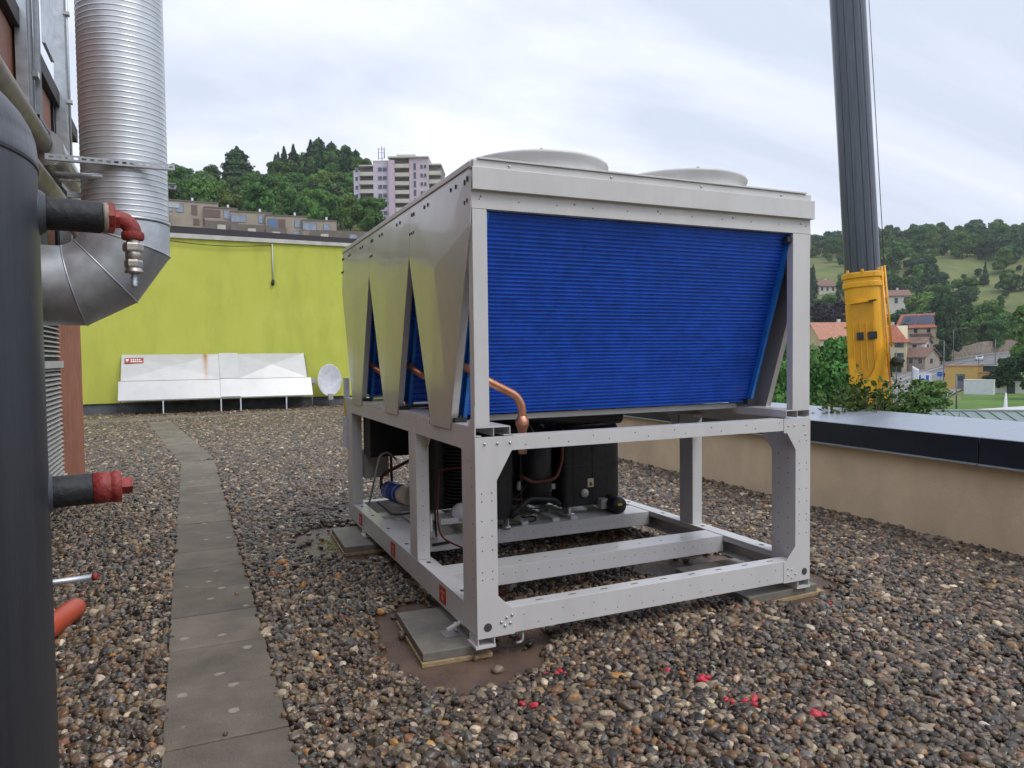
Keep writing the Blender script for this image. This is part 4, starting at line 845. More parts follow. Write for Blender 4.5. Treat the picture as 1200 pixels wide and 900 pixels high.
for nm, y, z, xe, sd_ in (('front_rail', 2.565, 2.95, -1.345, 1), ('rear_rail', 3.235, 2.95, -1.345, -1)):
    q = MB(); strut(q, (-2.16, y, z), (xe, y, z), .041, .041, side=sd_); build(nm, q, 'galv_rail', root)
q = MB(); q.bar((-2.10, 3.08, 2.80), (-1.33, 3.24, 2.80), .03, .04); build('lower_rail', q, 'galv_rail', root)
q = MB(); q.tube([(-2.12, 2.72, 2.86), (-1.75, 2.64, 2.86)], .024, 10); build('cross_tube', q, 'galv', root)
# small far scaffold poles seen between post and duct
q = MB(); q.tube([(-1.0, 33, 9.0), (-1.0, 33, 12.4)], .03, 6); 

# ------------------------------------------------------------------ storage tank (foreground left)
lat = lambda X, D: CAM + Vector((R.x, R.y, 0)).normalized() * X + Vector((F.x, F.y, 0)).normalized() * D
tc_ = lat(-1.339, 1.336); TC = Vector((tc_.x, tc_.y, 0)); TR = .40; Sd0 = Vector((R.x, R.y, 0)).normalized() * .843 + Vector((F.x, F.y, 0)).normalized() * .537
root = thing('storage_tank', 'tall dark grey insulated tank with domed top at the left edge', 'tank', (TC.x, TC.y, 0))
q = MB(); q.lathe([(.001, .10), (TR, .12), (TR, 1.945)], 96, (TC.x, TC.y, 0)); build('jacket', q, 'tank', root)
q = MB(); q.lathe([(TR + .0012, 1.938), (TR + .0012, 1.965)] + [((TR + .0012) * math.cos(a), 1.965 + .215 * math.sin(a)) for a in [PI / 2 * i / 14 for i in range(15)]], 96, (TC.x, TC.y, 0)); build('dome', q, 'tank', root)
q = MB(); q.lathe([(TR + .0005, 1.930), (TR + .0022, 1.931), (TR + .0022, 1.936), (TR + .0005, 1.937)], 96, (TC.x, TC.y, 0)); build('seam_band', q, 'rubber', root)
for i in range(3):
    a = 2 * PI * i / 3 + .5; q = MB(); q.box(-.04, .04, -.04, .04, -.03, .16, Mloc(TC.x + .3 * math.cos(a), TC.y + .3 * math.sin(a), 0, a)); build('leg', q, 'anth', root)
Sd = (Vector((R.x, R.y, 0)).normalized() * .843 + Vector((F.x, F.y, 0)).normalized() * .537).normalized()
def stub(z, ln):
    b = TC + Sd * (TR - .03) + Vector((0, 0, z)); e_ = TC + Sd * (TR + ln) + Vector((0, 0, z)); return b, e_
ZU, ZL = 1.848, 1.248
b, e_ = stub(ZU, .135); q = MB(); q.lathe([(.001, 0), (.034, 0), (.0352, .05), (.0345, .11), (.035, .142), (.0315, .148), (.001, .148)], 40, b, Sd); st = build('pipe_sleeve', q, 'foam', root)
q = MB(); q.lathe([(.052, .006), (.052, .022), (.046, .034), (.040, .042)], 40, b, Sd); build('sleeve_collar', q, 'tank', root)
e1 = b + Sd * .148; q = MB(); q.lathe([(.001, 0), (.031, 0), (.033, .003), (.033, .010), (.001, .011)], 32, e1, Sd); build('limed_ring', q, 'grime', st)
q = MB(); q.lathe([(.001, .0), (.036, .0), (.036, .010), (.034, .012), (.022, .014), (.022, .022)], 6, e1 + Sd * .010, Sd, smooth=False); q.lathe([(.031, -.002), (.033, .002), (.031, .006)], 24, e1 + Sd * .013, Sd); hx = build('hex_flange', q, 'redpaint', st)
# elbow down
p0 = e1 + Sd * .018; pts = [p0 + Sd * .0]; EC = p0 + Sd * .010 - Vector((0, 0, .030)); 
for i in range(9): a = PI / 2 * i / 8; pts.append(EC + Sd * .030 * math.sin(a) + Vector((0, 0, .030 * math.cos(a))))
pts.append(pts[-1] - Vector((0, 0, .004))); q = MB(); q.tube(pts, .0185, 24); lz = pts[-1]
q.lathe([(.0225, 0), (.0235, -.004), (.0235, -.014), (.021, -.017)], 28, lz + Vector((0, 0, .006))); build('elbow', q, 'redpaint', st)
vb = lz - Vector((0, 0, .008)); q = MB()
q.lathe([(.014, 0), (.014, -.012)], 20, vb); q.lathe([(.001, -.010), (.0195, -.010), (.0215, -.014), (.0215, -.026), (.0195, -.030), (.001, -.030)], 6, vb, smooth=False); q.lathe([(.016, -.03), (.0165, -.034), (.0165, -.046), (.015, -.048)], 24, vb)
q.lathe([(.001, -.046), (.0175, -.048), (.019, -.052), (.019, -.062), (.0175, -.066), (.001, -.066)], 6, vb, smooth=False); q.lathe([(.0165, -.066), (.017, -.070), (.019, -.073), (.019, -.077), (.012, -.078)], 24, vb); build('valve', q, 'brass', st)
q = MB(); q.lathe([(.0055, -.076), (.0055, -.086), (.0075, -.088), (.0055, -.094), (.0075, -.096), (.0055, -.102), (.0068, -.104), (.005, -.110), (.001, -.110)], 16, vb); build('hose_nipple', q, 'galv', st)
b, e_ = stub(ZL, .11); q = MB(); q.lathe([(.001, 0), (.0335, 0), (.0345, .04), (.0340, .108), (.031, .113), (.001, .113)], 40, b, Sd); st = build('pipe_sleeve', q, 'foam', root)
q = MB(); q.lathe([(.048, .006), (.048, .02), (.042, .03), (.037, .036)], 40, b, Sd); build('sleeve_collar', q, 'tank', root)
e1 = b + Sd * .111; q = MB(); q.lathe([(.001, 0), (.0345, 0), (.0345, .028), (.033, .031), (.033, .036), (.0355, .038), (.0355, .052), (.033, .055), (.001, .056)], 36, e1, Sd); cp = build('end_socket', q, 'redpaint', st)
q = MB(); q.lathe([(.001, .054), (.018, .054), (.018, .078), (.001, .079)], 4, e1, Sd, smooth=False); build('square_plug', q, 'redpaint', st)

# items lying behind the tank
root = thing('thin_metal_pipe', 'thin bright metal pipe with a red end cap above the gravel', 'pipe', (-2.0, 2.5, .12))
A = lat(-1.62, 2.42); B = lat(-1.45, 2.46); A.z = .775; B.z = .788
q = MB(); q.tube([A + (A - B) * 1.0, B], .0105, 16); build('tube', q, 'galv_rail', root); q = MB(); dd = (B - A).normalized(); q.tube([B, B + dd * .016], .0125, 16); build('end_cap', q, 'redpaint', root)
q = MB(); q.tube([A + (A - B) * 1.0, A + (A - B) * 1.0 - Vector((0, 0, .78))], .012, 12); build('foot_tube', q, 'galv_rail', root)
root = thing('drain_pipe', 'orange plastic drain pipe lying on the gravel behind the tank', 'pipe', (-2.05, 1.5, .05))
A = Vector((-2.24, .60, .05)); B = Vector((-1.94, 1.58, .07)); q = MB(); q.tube([A, B - (B - A) * .03, B], [.062, .062, .056], 32); build('tube', q, 'orangepipe', root)


# ------------------------------------------------------------------ crane
root = thing('mobile_crane', 'yellow crane base section with dark grey telescopic boom rising', 'crane', (18.3, 11.5, -7))
Bt, Bb = Vector((17.326, 12.865, 12.236)), Vector((17.518, 12.425, 3.925)); bd = (Bt - Bb).normalized(); fr = Vector((Bb.x - CAM.x, Bb.y - CAM.y, 0)).normalized(); bx_ = bd.cross(fr).normalized(); bx_ = bx_ if bx_.dot(R) > 0 else -bx_; by = bx_.cross(bd).normalized(); by = by if by.dot(fr) > 0 else -by
def bp(a, b, t): return Bb + bx_ * a + by * b + bd * t
def bsec(q, prof, t0, t1, k0=1, k1=1, smooth=False):
    n = len(prof); q.add([bp(x * k0, y * k0, t0) for x, y in prof] + [bp(x * k1, y * k1, t1) for x, y in prof], [(i, (i + 1) % n, n + (i + 1) % n, n + i) for i in range(n)] + [tuple(range(n)), tuple(reversed(range(n, 2 * n)))], smooth)
boomp_old = [(-.50, .3), (-.50, -.12), (-.45, -.30), (-.34, -.42), (-.17, -.50), (.0, -.53), (.17, -.50), (.34, -.42), (.45, -.30), (.50, -.12), (.50, .3), (.36, .52), (-.36, .52)]
boomp = [(.50 * math.copysign(abs(math.cos(a)) ** .72, math.cos(a)), .53 * math.copysign(abs(math.sin(a)) ** .72, math.sin(a))) for a in [2 * PI * i / 28 for i in range(28)]]
q = MB(); bsec(q, boomp, -1.0, 16); o = build('boom_section', q, 'boom', root)
q = MB()
for x in (-.30, -.12, .14, .33):
    yy = -.53 * (1 - (abs(x) / .5) ** 2.78) ** (1 / 2.78) - .003
    q.add([bp(x - .012, yy, -1), bp(x + .012, yy, -1), bp(x + .012, yy, 16), bp(x - .012, yy, 16), bp(x - .012, yy + .03, -1), bp(x + .012, yy + .03, -1), bp(x + .012, yy + .03, 16), bp(x - .012, yy + .03, 16)], [(0, 1, 2, 3), (0, 4, 5, 1), (1, 5, 6, 2), (3, 2, 6, 7), (0, 3, 7, 4)])
build('weld_rib', q, 'anth', root)
yel = [(x * 1.05, y * 1.08) for x, y in boomp]
q = MB(); bsec(q, yel, -9.6, -.25); build('base_section', q, 'crane_y', root)
for t0, t1, k in ((-.20, -.02, 1.17), (-.48, -.30, 1.15), (-.32, -.18, 1.10)): q = MB(); bsec(q, [(x * k, y * k) for x, y in boomp], t0, t1); build('collar', q, 'crane_y', root, bevel=.03)
# recessed tongue-shaped plate, framed by a proud cover
def plate(name, pts, y0, y1, m, par_=None):
    n = len(pts); q = MB(); q.add([bp(x, y0, t) for x, t in pts] + [bp(x, y1, t) for x, t in pts], [tuple(range(n)), tuple(reversed(range(n, 2 * n)))] + [(i, (i + 1) % n, n + (i + 1) % n, n + i) for i in range(n)]); return build(name, q, m, par_ or root)
tongue = [(-.36, -.9), (.24, -.9), (.24, -2.55), (.16, -2.9), (.02, -3.15), (-.08, -3.2), (-.20, -3.08), (-.32, -2.8), (-.36, -2.5)]
plate('recessed_plate', tongue, -.60, -.55, 'crane_y2')
for x in (-.33, -.14, .02, .21): plate('stiffener', [(x - .012, -1.5), (x + .012, -1.5), (x + .012, -2.9), (x - .012, -2.9)], -.625, -.60, 'crane_y')
plate('cover_plate', [(-.50, -2.6), (-.36, -2.55), (-.32, -2.85), (-.20, -3.13), (-.08, -3.25), (.03, -3.2), (.17, -2.94), (.26, -2.55), (.52, -2.1), (.52, -4.2), (-.42, -4.2), (-.46, -3.4)], -.64, -.56, 'crane_y')
plate('side_rib', [(.16, -4.0), (.52, -2.3), (.55, -2.35), (.22, -4.1)], -.69, -.63, 'crane_y2')
for x0, x1 in ((-.24, -.06), (.06, .30)): f_ = plate('window', [(x0, -1.82), (x1, -1.82), (x1, -2.04), (x0, -2.04)], -.66, -.60, 'rubber'); plate('pane', [(x0 + .04, -1.86), (x1 - .04, -1.86), (x1 - .04, -2.0), (x0 + .04, -2.0)], -.665, -.655, 'glass', f_)
q = MB(); q.bar(bp(-.62, -.64, -.96), bp(.36, -.64, -.90), .03, .06, up=by); build('grab_rail', q, 'crane_y', root); q = MB(); q.bar(bp(-.62, -.66, -.97), bp(-.50, -.66, -.96), .05, .07, up=by); q.bar(bp(.12, -.66, -.92), bp(.32, -.66, -.90), .05, .07, up=by); build('bolt_bar', q, 'anth', root)
q = MB(); q.tube([bp(.60, -.3, .12), bp(.67, -.3, -2.3)], .03, 8); q.tube([bp(.52, -.35, .1), bp(.60, -.35, -4.2)], .035, 8)
for i in range(8): q.tube([bp(.53 + .006 * i, -.33, -.2 - i * .3), bp(.61 + .007 * i, -.3, -.2 - i * .3)], .018, 6)
build('side_ladder', q, 'crane_y', root)
q = MB(); q.tube([bp(.56, -.33, -2.2), bp(.60, -.33, -3.2)], .05, 8); q.lathe([(.001, -.10), (.15, -.10), (.17, -.06), (.17, .06), (.15, .10), (.001, .10)], 18, bp(.80, -.25, -2.75), (.3, .2, .9)); q.tube([bp(.66, -.3, -2.85), bp(.98, -.3, -2.7)], .06, 8); build('hose_drum', q, 'rubber', root)
q = MB(); q.tube([bp(.56, -.1, 16), bp(.60, -.1, .2)], .012, 6); build('hoist_rope', q, 'steel_post', root)
for x in (-.40, .0, .42): q = MB(); q.box(-.03, .03, -.03, .03, -.03, .05, Matrix.Translation(bp(x, -.62, -.0))); build('lug', q, 'crane_y', root)
for i in range(6): q = MB(); q.box(-.03, .03, -.02, .02, -.02, .03, Matrix.Translation(bp(-.55, -.25, -.8 - i * .42))); build('hose_clip', q, 'crane_y2', root)
q = MB(); bsec(q, [(-1.2, -1.3), (1.2, -1.3), (1.2, 1.6), (-1.2, 1.6)], -11.6, -9.2); build('turntable', q, 'crane_y', root, bevel=.1)

# ------------------------------------------------------------------ plants beyond the parapet
def plant(az, r, h, spread, m, label, flowers=0, nst=9, seed=0, ls=.045):
    x, y = polar(az, r); rr_ = random.Random(seed); root = thing('shrub', label, 'plant', (x, y, -.35)); q = MB(); lf = MB(); fl = MB()
    for i in range(nst):
        a = rr_.uniform(0, 6.28); sp = spread * rr_.uniform(.2, 1); hh = h * rr_.uniform(.7, 1.05); p_ = [Vector((x, y, -.4)), Vector((x + math.cos(a) * sp * .4, y + math.sin(a) * sp * .4, -.35 + hh * .5)), Vector((x + math.cos(a) * sp, y + math.sin(a) * sp, -.35 + hh))]
        q.tube(p_, [.008, .006, .002], 5)
        for k in range(95):
            t = rr_.uniform(.35, 1); c_ = p_[0].lerp(p_[1], t * 2) if t < .5 else p_[1].lerp(p_[2], t * 2 - 1); d_ = Vector((rr_.gauss(0, 1), rr_.gauss(0, 1), rr_.gauss(.2, .6))).normalized(); l_ = ls * rr_.uniform(.7, 1.5)
            s_ = d_.orthogonal().normalized(); s_ = (Matrix.Rotation(rr_.uniform(0, 6.28), 3, d_) @ s_) * l_ * .3; b_ = c_ + d_ * rr_.uniform(0, .09)
            lf.add([b_, b_ + d_ * l_ * .45 + s_, b_ + d_ * l_, b_ + d_ * l_ * .45 - s_], [(0, 1, 2, 3)])
        if i < flowers: fl.lathe([(.001, .02), (.03, .015), (.035, 0), (.02, -.02), (.001, -.02)], 7, p_[2])
    build('stem', q, 'bark', root); build('foliage', lf, m, root, fixn=False)
    if flowers: build('blossom', fl, 'flower', root)
for i, (az, r, h, sp, fl) in enumerate([(48.15, 8.6, 1.30, .28, 3), (48.9, 8.2, 1.46, .32, 0), (49.9, 8.4, 1.55, .34, 0), (50.9, 8.1, 1.50, .3, 0), (51.9, 8.5, 1.48, .3, 0), (52.9, 8.2, 1.30, .3, 0), (53.8, 8.6, 1.22, .26, 0), (54.8, 8.3, 1.20, .28, 0), (56.2, 8.8, 1.08, .22, 0), (49.4, 8.9, 1.6, .3, 0), (52.3, 8.9, 1.5, .3, 0)]):
    plant(az, r, h, sp, 'leaf_near', ['leafy shrub with orange blooms at the left of the parapet plants', 'leafy shrub second from the left below the crane', 'tall leafy shrub in front of the crane foot', 'leafy shrub covering the right side of the crane foot', 'leafy shrub just right of the crane foot', 'loose leafy shrub below the white banner flag', 'low leafy shrub below the bright green bush', 'sparse shrub before the grey green roof', 'lowest sparse shrub furthest right behind the parapet', 'tall shrub behind the crane side of the parapet plants', 'tall shrub behind the plants right of the crane'][i], fl, 17, 100 + i, .055)

# ------------------------------------------------------------------ paving
SL = []      # exclusion polygons for the gravel
def poly_paver(name_, pts, ztop=.004, m='paver', th=.04):
    z = ztop + random.uniform(-.002, .003); tl = [random.uniform(-.0015, .0015) for _ in range(4)]
    cx = sum(p[0] for p in pts) / 4; cy = sum(p[1] for p in pts) / 4; o = .004
    q = MB(); top = [(x, y, z + t) for (x, y), t in zip(pts, tl)]; bot = [(x, y, z - th) for x, y in pts]
    q.add(top + bot, [(0, 1, 2, 3), (7, 6, 5, 4)] + [(i, i + 4, (i + 1) % 4 + 4, (i + 1) % 4) for i in range(4)])
    SL.append(list(pts)); return q
path = thing('paver_path', 'path of mossy concrete pavers leading through gravel towards the canopy', 'path', (-1.2, 3, 0))
y = -1.34 + .0
while y < 7.7:
    x0 = -1.43 + random.uniform(-.003, .003); q = poly_paver('p', [(x0, y + .004), (x0 + .478, y + .004), (x0 + .478, y + .526), (x0, y + .526)]); build('paver', q, 'paver', path, bevel=.004); y += .53
q = poly_paver('p', [(-1.43, y + .004), (-.93, y + .004), (-.93, y + .30), (-1.43, y + .44)]); build('paver', q, 'paver', path, bevel=.004)
A = Vector((-1.20, y + .40, 0)); Bv = Vector((-1.97, 16.6, 0)); dv = (Bv - A).normalized(); nv = Vector((dv.y, -dv.x, 0)); ln = (Bv - A).length; k = 0
while k * .53 < ln:
    a, b = k * .53 + .004, min(ln, k * .53 + .526); pts = [A + dv * a - nv * .26, A + dv * a + nv * .26, A + dv * b + nv * .26, A + dv * b - nv * .26]
    q = poly_paver('p', [(p_.x, p_.y) for p_ in pts]); build('paver', q, 'paver', path, bevel=.004); k += 1
strip = thing('paver_strip', 'row of pale pavers crossing in front of the lime wall', 'path', (-1, 18, 0))
A = Vector((-4.8, 16.75, 0)); Bv = Vector((4.0, 18.5, 0)); dv = (Bv - A).normalized(); nv = Vector((-dv.y, dv.x, 0)); ln = (Bv - A).length
for row in range(2):
    for k in range(int(ln / .53)):
        if row == 1 and k > 6: continue
        a, b = k * .53 + .006, k * .53 + .524; pts = [A + dv * a + nv * row * .53, A + dv * b + nv * row * .53, A + dv * b + nv * (row * .53 + .52), A + dv * a + nv * (row * .53 + .52)]
        q = poly_paver('p', [(p_.x, p_.y) for p_ in pts]); build('paver', q, 'paver', strip, bevel=.004)

# ------------------------------------------------------------------ bare patches and support pads
ST = [[(-.44, .44), (-.36, .70), (-.24, .93), (.10, 1.0), (.45, .75), (.56, .30), (.40, -.03), (.22, -.20), (.04, -.27), (-.18, -.31), (-.33, -.12), (-.40, .15)],
      [(-.36, 3.3), (-.56, 2.95), (-.48, 2.42), (-.20, 2.02), (.2, 2.1), (.30, 3.1), (0, 3.35)],
      [(1.55, .55), (1.72, .18), (2.05, -.10), (2.38, -.02), (2.64, .12), (2.66, .5), (2.45, .95), (1.95, 1.32), (1.6, 1.2)],
      [(1.9, 2.1), (2.5, 2.1), (2.6, 3.0), (2.0, 3.2)]]
pads = [(-.245, .07, .075, .70, 'front left'), (-.20, .20, 2.30, 3.0, 'rear left'), (1.76, 2.34, .02, .72, 'front right'), (2.0, 2.4, 2.3, 3.0, 'rear right')]
plab = {'front left': ('thick grey concrete slab under the near left foot of the chiller', 'pale chipboard sheet beneath the slab at the near left foot'),
        'rear left': ('grey concrete slab under the far left rail beside the mossy puddle', 'chipboard sheet beneath the far left slab'),
        'front right': ('dark wet concrete slab under the near right foot of the chiller', 'chipboard sheet showing beneath the near right slab'),
        'rear right': ('concrete slab under the far right corner of the chiller', 'chipboard sheet beneath the far right slab')}
for i, (x0, x1, y0, y1, k) in enumerate(pads):
    rot = Matrix.Translation(((x0 + x1) / 2, (y0 + y1) / 2, 0)) @ Matrix.Rotation(math.radians([-3.5, -2, 2, 1][i]), 4, 'Z'); hx, hy = (x1 - x0) / 2, (y1 - y0) / 2
    q = MB(); q.box(-hx, hx, -hy, hy, .0005, .046, rot); o = build('concrete_slab', q, 'slab', bevel=.004); relocate(o, ((x0 + x1) / 2, (y0 + y1) / 2, .0005)); tag(o, plab[k][0], 'slab', 'slabs under the chiller feet')
    q = MB(); q.box(-hx - .008, hx + .05, -hy - .018, hy, -.0215, 0, rot); o = build('chipboard', q, 'board', bevel=.002); relocate(o, ((x0 + x1) / 2, (y0 + y1) / 2, -.0215)); tag(o, plab[k][1], 'board', 'boards under the slabs')
    SL.append([tuple((rot @ Vector((a * hx, b * hy, 0)))[:2]) for a, b in ((-1, -1), (1, -1), (1, 1), (-1, 1))])
moss = mat('yellow_moss', (.20, .20, .03), .9, 0, 30, .3, .6, 200); q = MB()
for i in range(60):
    a = random.uniform(0, 6.28); r = random.random() ** .6 * .13; q.lathe([(random.uniform(.008, .02), 0), (.006, .005), (.0005, .007)], 7, (-.27 + r * math.cos(a) * .8, 2.62 + r * math.sin(a) * 1.9, -.0215))
o = build('moss', q, moss, kind='stuff')
o['label'] = 'patch of yellow green moss on the wet membrane beside the far left slab'; o['category'] = 'moss'

# ------------------------------------------------------------------ chiller
W_, L_ = 2.25, 3.19
ch = thing('air_cooled_chiller', 'large light grey rooftop chiller with blue coil front on an open steel frame', 'chiller', (1.12, 1.6, .10))
def P(name, q, m, bevel=.0025, par_=None, **k): return build(name, q, m, par_ or ch, bevel=bevel, **k)
# base
for x0, s_ in ((0, 1), (W_, -1)):
    q = MB(); X = lambda a: x0 + s_ * a
    def bb(a, b, *r): q.box(min(X(a), X(b)), max(X(a), X(b)), *r)
    bb(0, .006, .205, L_, .10, .24); bb(.006, .105, .205, L_, .234, .24); bb(.006, .095, .205, L_, .10, .106); bb(.099, .105, .205, L_, .20, .2335)
    rail = P('base_rail', q, 'paint', .001)
def beam(y0, y1, z0, z1, x0=.107, x1=W_ - .107, name='cross_beam'):
    q = MB(); q.box(x0, x1, y0, y0 + .004, z0, z1); q.box(x0, x1, y0 + .004, y1, z1 - .004, z1); q.box(x0, x1, y1 - .004, y1, z0, z1 - .0045); q.box(x0, x1, y0 + .004, y1 - .0045, z0, z0 + .004); return P(name, q, 'paint', .001)
beam(.0, .095, .105, .236, .113, W_ - .121, 'front_beam'); beam(.68, .87, .125, .236); beam(1.58, 1.86, .13, .236); beam(2.42, 2.56, .13, .236); beam(3.06, 3.16, .12, .236)
# posts
def post(x0, x1, y0, y1, z0, z1): q = MB(); q.box(x0, x1, y0, y1, z0, z1); return P('post', q, 'paint', .003)
post(0, .112, .002, .20, .105, 1.075); post(W_ - .118, W_, .002, .20, .105, 1.075)
post(.001, .086, 1.04, 1.20, .241, 1.075); post(W_ - .088, W_ - .001, 1.04, 1.20, .241, 1.075); post(.001, .09, 2.99, L_, .241, 1.075); post(W_ - .09, W_ - .001, 2.99, L_, .241, 1.075)
for pts in ([(-.002, .10), (.205, .10), (.205, .238), (.186, .238), (.114, .31), (.114, .90), (.20, 1.05), (.225, 1.05), (.225, 1.125), (-.002, 1.125)],
            [(W_ + .002, .10), (W_ - .215, .10), (W_ - .215, .238), (W_ - .195, .238), (W_ - .12, .32), (W_ - .12, .93), (W_ - .19, 1.035), (W_ - .215, 1.035), (W_ - .215, 1.125), (W_ + .002, 1.125)]):
    q = MB(); q.prism(pts, -.004, .0, 'y'); P('gusset_plate', q, 'paint', .001)
for x0, s_ in ((.088, 1), (W_ - .09, -1)):     # small gussets at the middle posts, side plane
    q = MB(); q.prism([(.20, 1.06), (.34, 1.06), (.20, .90)], x0 - .02, x0 - .014, 'x'); q.prism([(1.04, 1.06), (.92, 1.06), (1.04, .93)], x0 - .02, x0 - .014, 'x'); q.prism([(1.20, 1.06), (1.32, 1.06), (1.20, .93)], x0 - .02, x0 - .014, 'x'); P('corner_brace', q, 'paint', .001)
q = MB(); q.box(.226, W_ - .216, -.001, .004, 1.05, 1.124); q.box(.226, W_ - .216, .004, .085, 1.118, 1.124); P('upper_front_beam', q, 'paint', .001)
for a in (.0, W_ - .006): q = MB(); q.box(a, a + .006, .2, L_, 1.05, 1.1275); P('upper_side_beam', q, 'paint', .001)
for a in (3.05,): q = MB(); q.box(.09, W_ - .09, a, a + .07, 1.06, 1.115); P('upper_cross_beam', q, 'paint', .001)
# upper module rails (open C section seen end-on)
for x0, s_ in ((0, 1), (W_, -1)):
    X = lambda a: x0 + s_ * a; q = MB()
    def bb(a, b, *r): q.box(min(X(a), X(b)), max(X(a), X(b)), *r)
    bb(.0, .005, .0, L_, 1.128, 1.175); bb(.005, .195, .0, L_, 1.170, 1.175); bb(.190, .195, .0, L_, 1.128, 1.1695); bb(.005, .035, .0, L_, 1.128, 1.132); bb(.16, .19, .0, L_, 1.128, 1.132); bb(.10, .104, .0, L_, 1.128, 1.1695); P('module_rail', q, 'paint', .001)
q = MB(); q.box(.196, W_ - .196, .44, .49, 1.165, 1.198); P('coil_sill', q, 'paint', .001)
# upper posts and header
for x0, x1 in ((0.002, .080), (W_ - .142, W_ - .002)):
    q = MB(); q.box(x0, x1, .0, .004, 1.176, 2.262); q.box((x0 if x0 < 1 else x1 - .004), (x0 + .004 if x0 < 1 else x1), .004, .06, 1.176, 2.262); q.box((x1 - .004 if x0 < 1 else x0), (x1 if x0 < 1 else x0 + .004), .004, .05, 1.176, 2.262); P('upper_post', q, 'paint', .001)
q = MB(); q.prism([(.004, 1.18), (.004, 1.28), (.10, 1.18)], .001, .004, 'x'); q.prism([(-.002, 1.0), (-.002, 1.28), (.0, 1.28), (.09, 1.176), (.2, 1.176), (.2, 1.05), (.12, 1.0)], -.003, -.0005, 'x'); P('corner_brace', q, 'paint', .001)
q = MB(); q.box(0, W_, .0, .004, 2.264, 2.36); q.box(.0, W_, .004, .05, 2.264, 2.268); P('header_panel', q, 'paint', .001)
q = MB(); q.box(-.006, W_ + .006, -.030, -.026, 2.352, 2.462); q.box(-.006, W_ + .006, -.026, .03, 2.458, 2.462); q.box(-.006, W_ + .006, -.026, .0, 2.352, 2.356); P('fascia', q, 'paint', .003)
q = MB(); q.box(.006, W_ - .006, -.012, .010, 2.463, 2.502); q.box(-.004, W_ + .004, .012, L_ + .05, 2.470, 2.500); P('top_deck', q, 'paint', .003)
q = MB(); q.box(.03, W_ - .05, -.022, .03, 2.503, 2.512); P('top_strip', q, 'paint', .001)
# side panels, cross-broken
cs = (.52, 1.605, 2.715); bnd = (0.0, 1.085, 2.18, L_ + .05)
for side in (0, 1):
    xs_ = -.008 if side == 0 else W_ + .008; sg = -1 if side == 0 else 1
    for i, c in enumerate(cs):
        y0, y1 = bnd[i], bnd[i + 1]; za = 2.19 if i == 0 else 2.157; zb_ = 2.157 if i < 2 else 2.12
        ring_ = [(y0 + .0015, 2.505), (y0 + .0015, za), (c - .166, 1.14), (c + .166, 1.135), (y1 - .0015, zb_), (y1 - .0015, 2.505)]
        ctr = (c + .03, 2.03); q = MB(); t_ = .003
        q.add([(xs_ - (sg * .014 if b > 2.4 else 0), a, b) for a, b in ring_] + [(xs_ + sg * .011, *ctr)] + [(xs_ - sg * (t_ + (.014 if b > 2.4 else 0)), a, b) for a, b in ring_], [(i_, (i_ + 1) % 6, 6) for i_ in range(6)] + [tuple(range(7, 13))] + [(i_, 7 + i_, 7 + (i_ + 1) % 6, (i_ + 1) % 6) for i_ in range(6)])
        pn = P('side_panel', q, 'panel', 0)
        for a, b in ((ring_[1], ring_[2]), (ring_[4], ring_[3])):     # folded-in edges
            q = MB(); xi = xs_ - sg * .04; q.add([(xs_ - sg * .004, *a), (xs_ - sg * .004, *b), (xi, *b), (xi, *a), (xs_ - sg * .004, a[0] + .003, a[1]), (xs_ - sg * .004, b[0] + .003, b[1]), (xi, b[0] + .003, b[1]), (xi, a[0] + .003, a[1])], [(0, 1, 2, 3), (4, 7, 6, 5), (0, 3, 7, 4), (1, 5, 6, 2), (0, 4, 5, 1), (3, 2, 6, 7)]); P('folded_edge', q, 'panel', 0, pn)
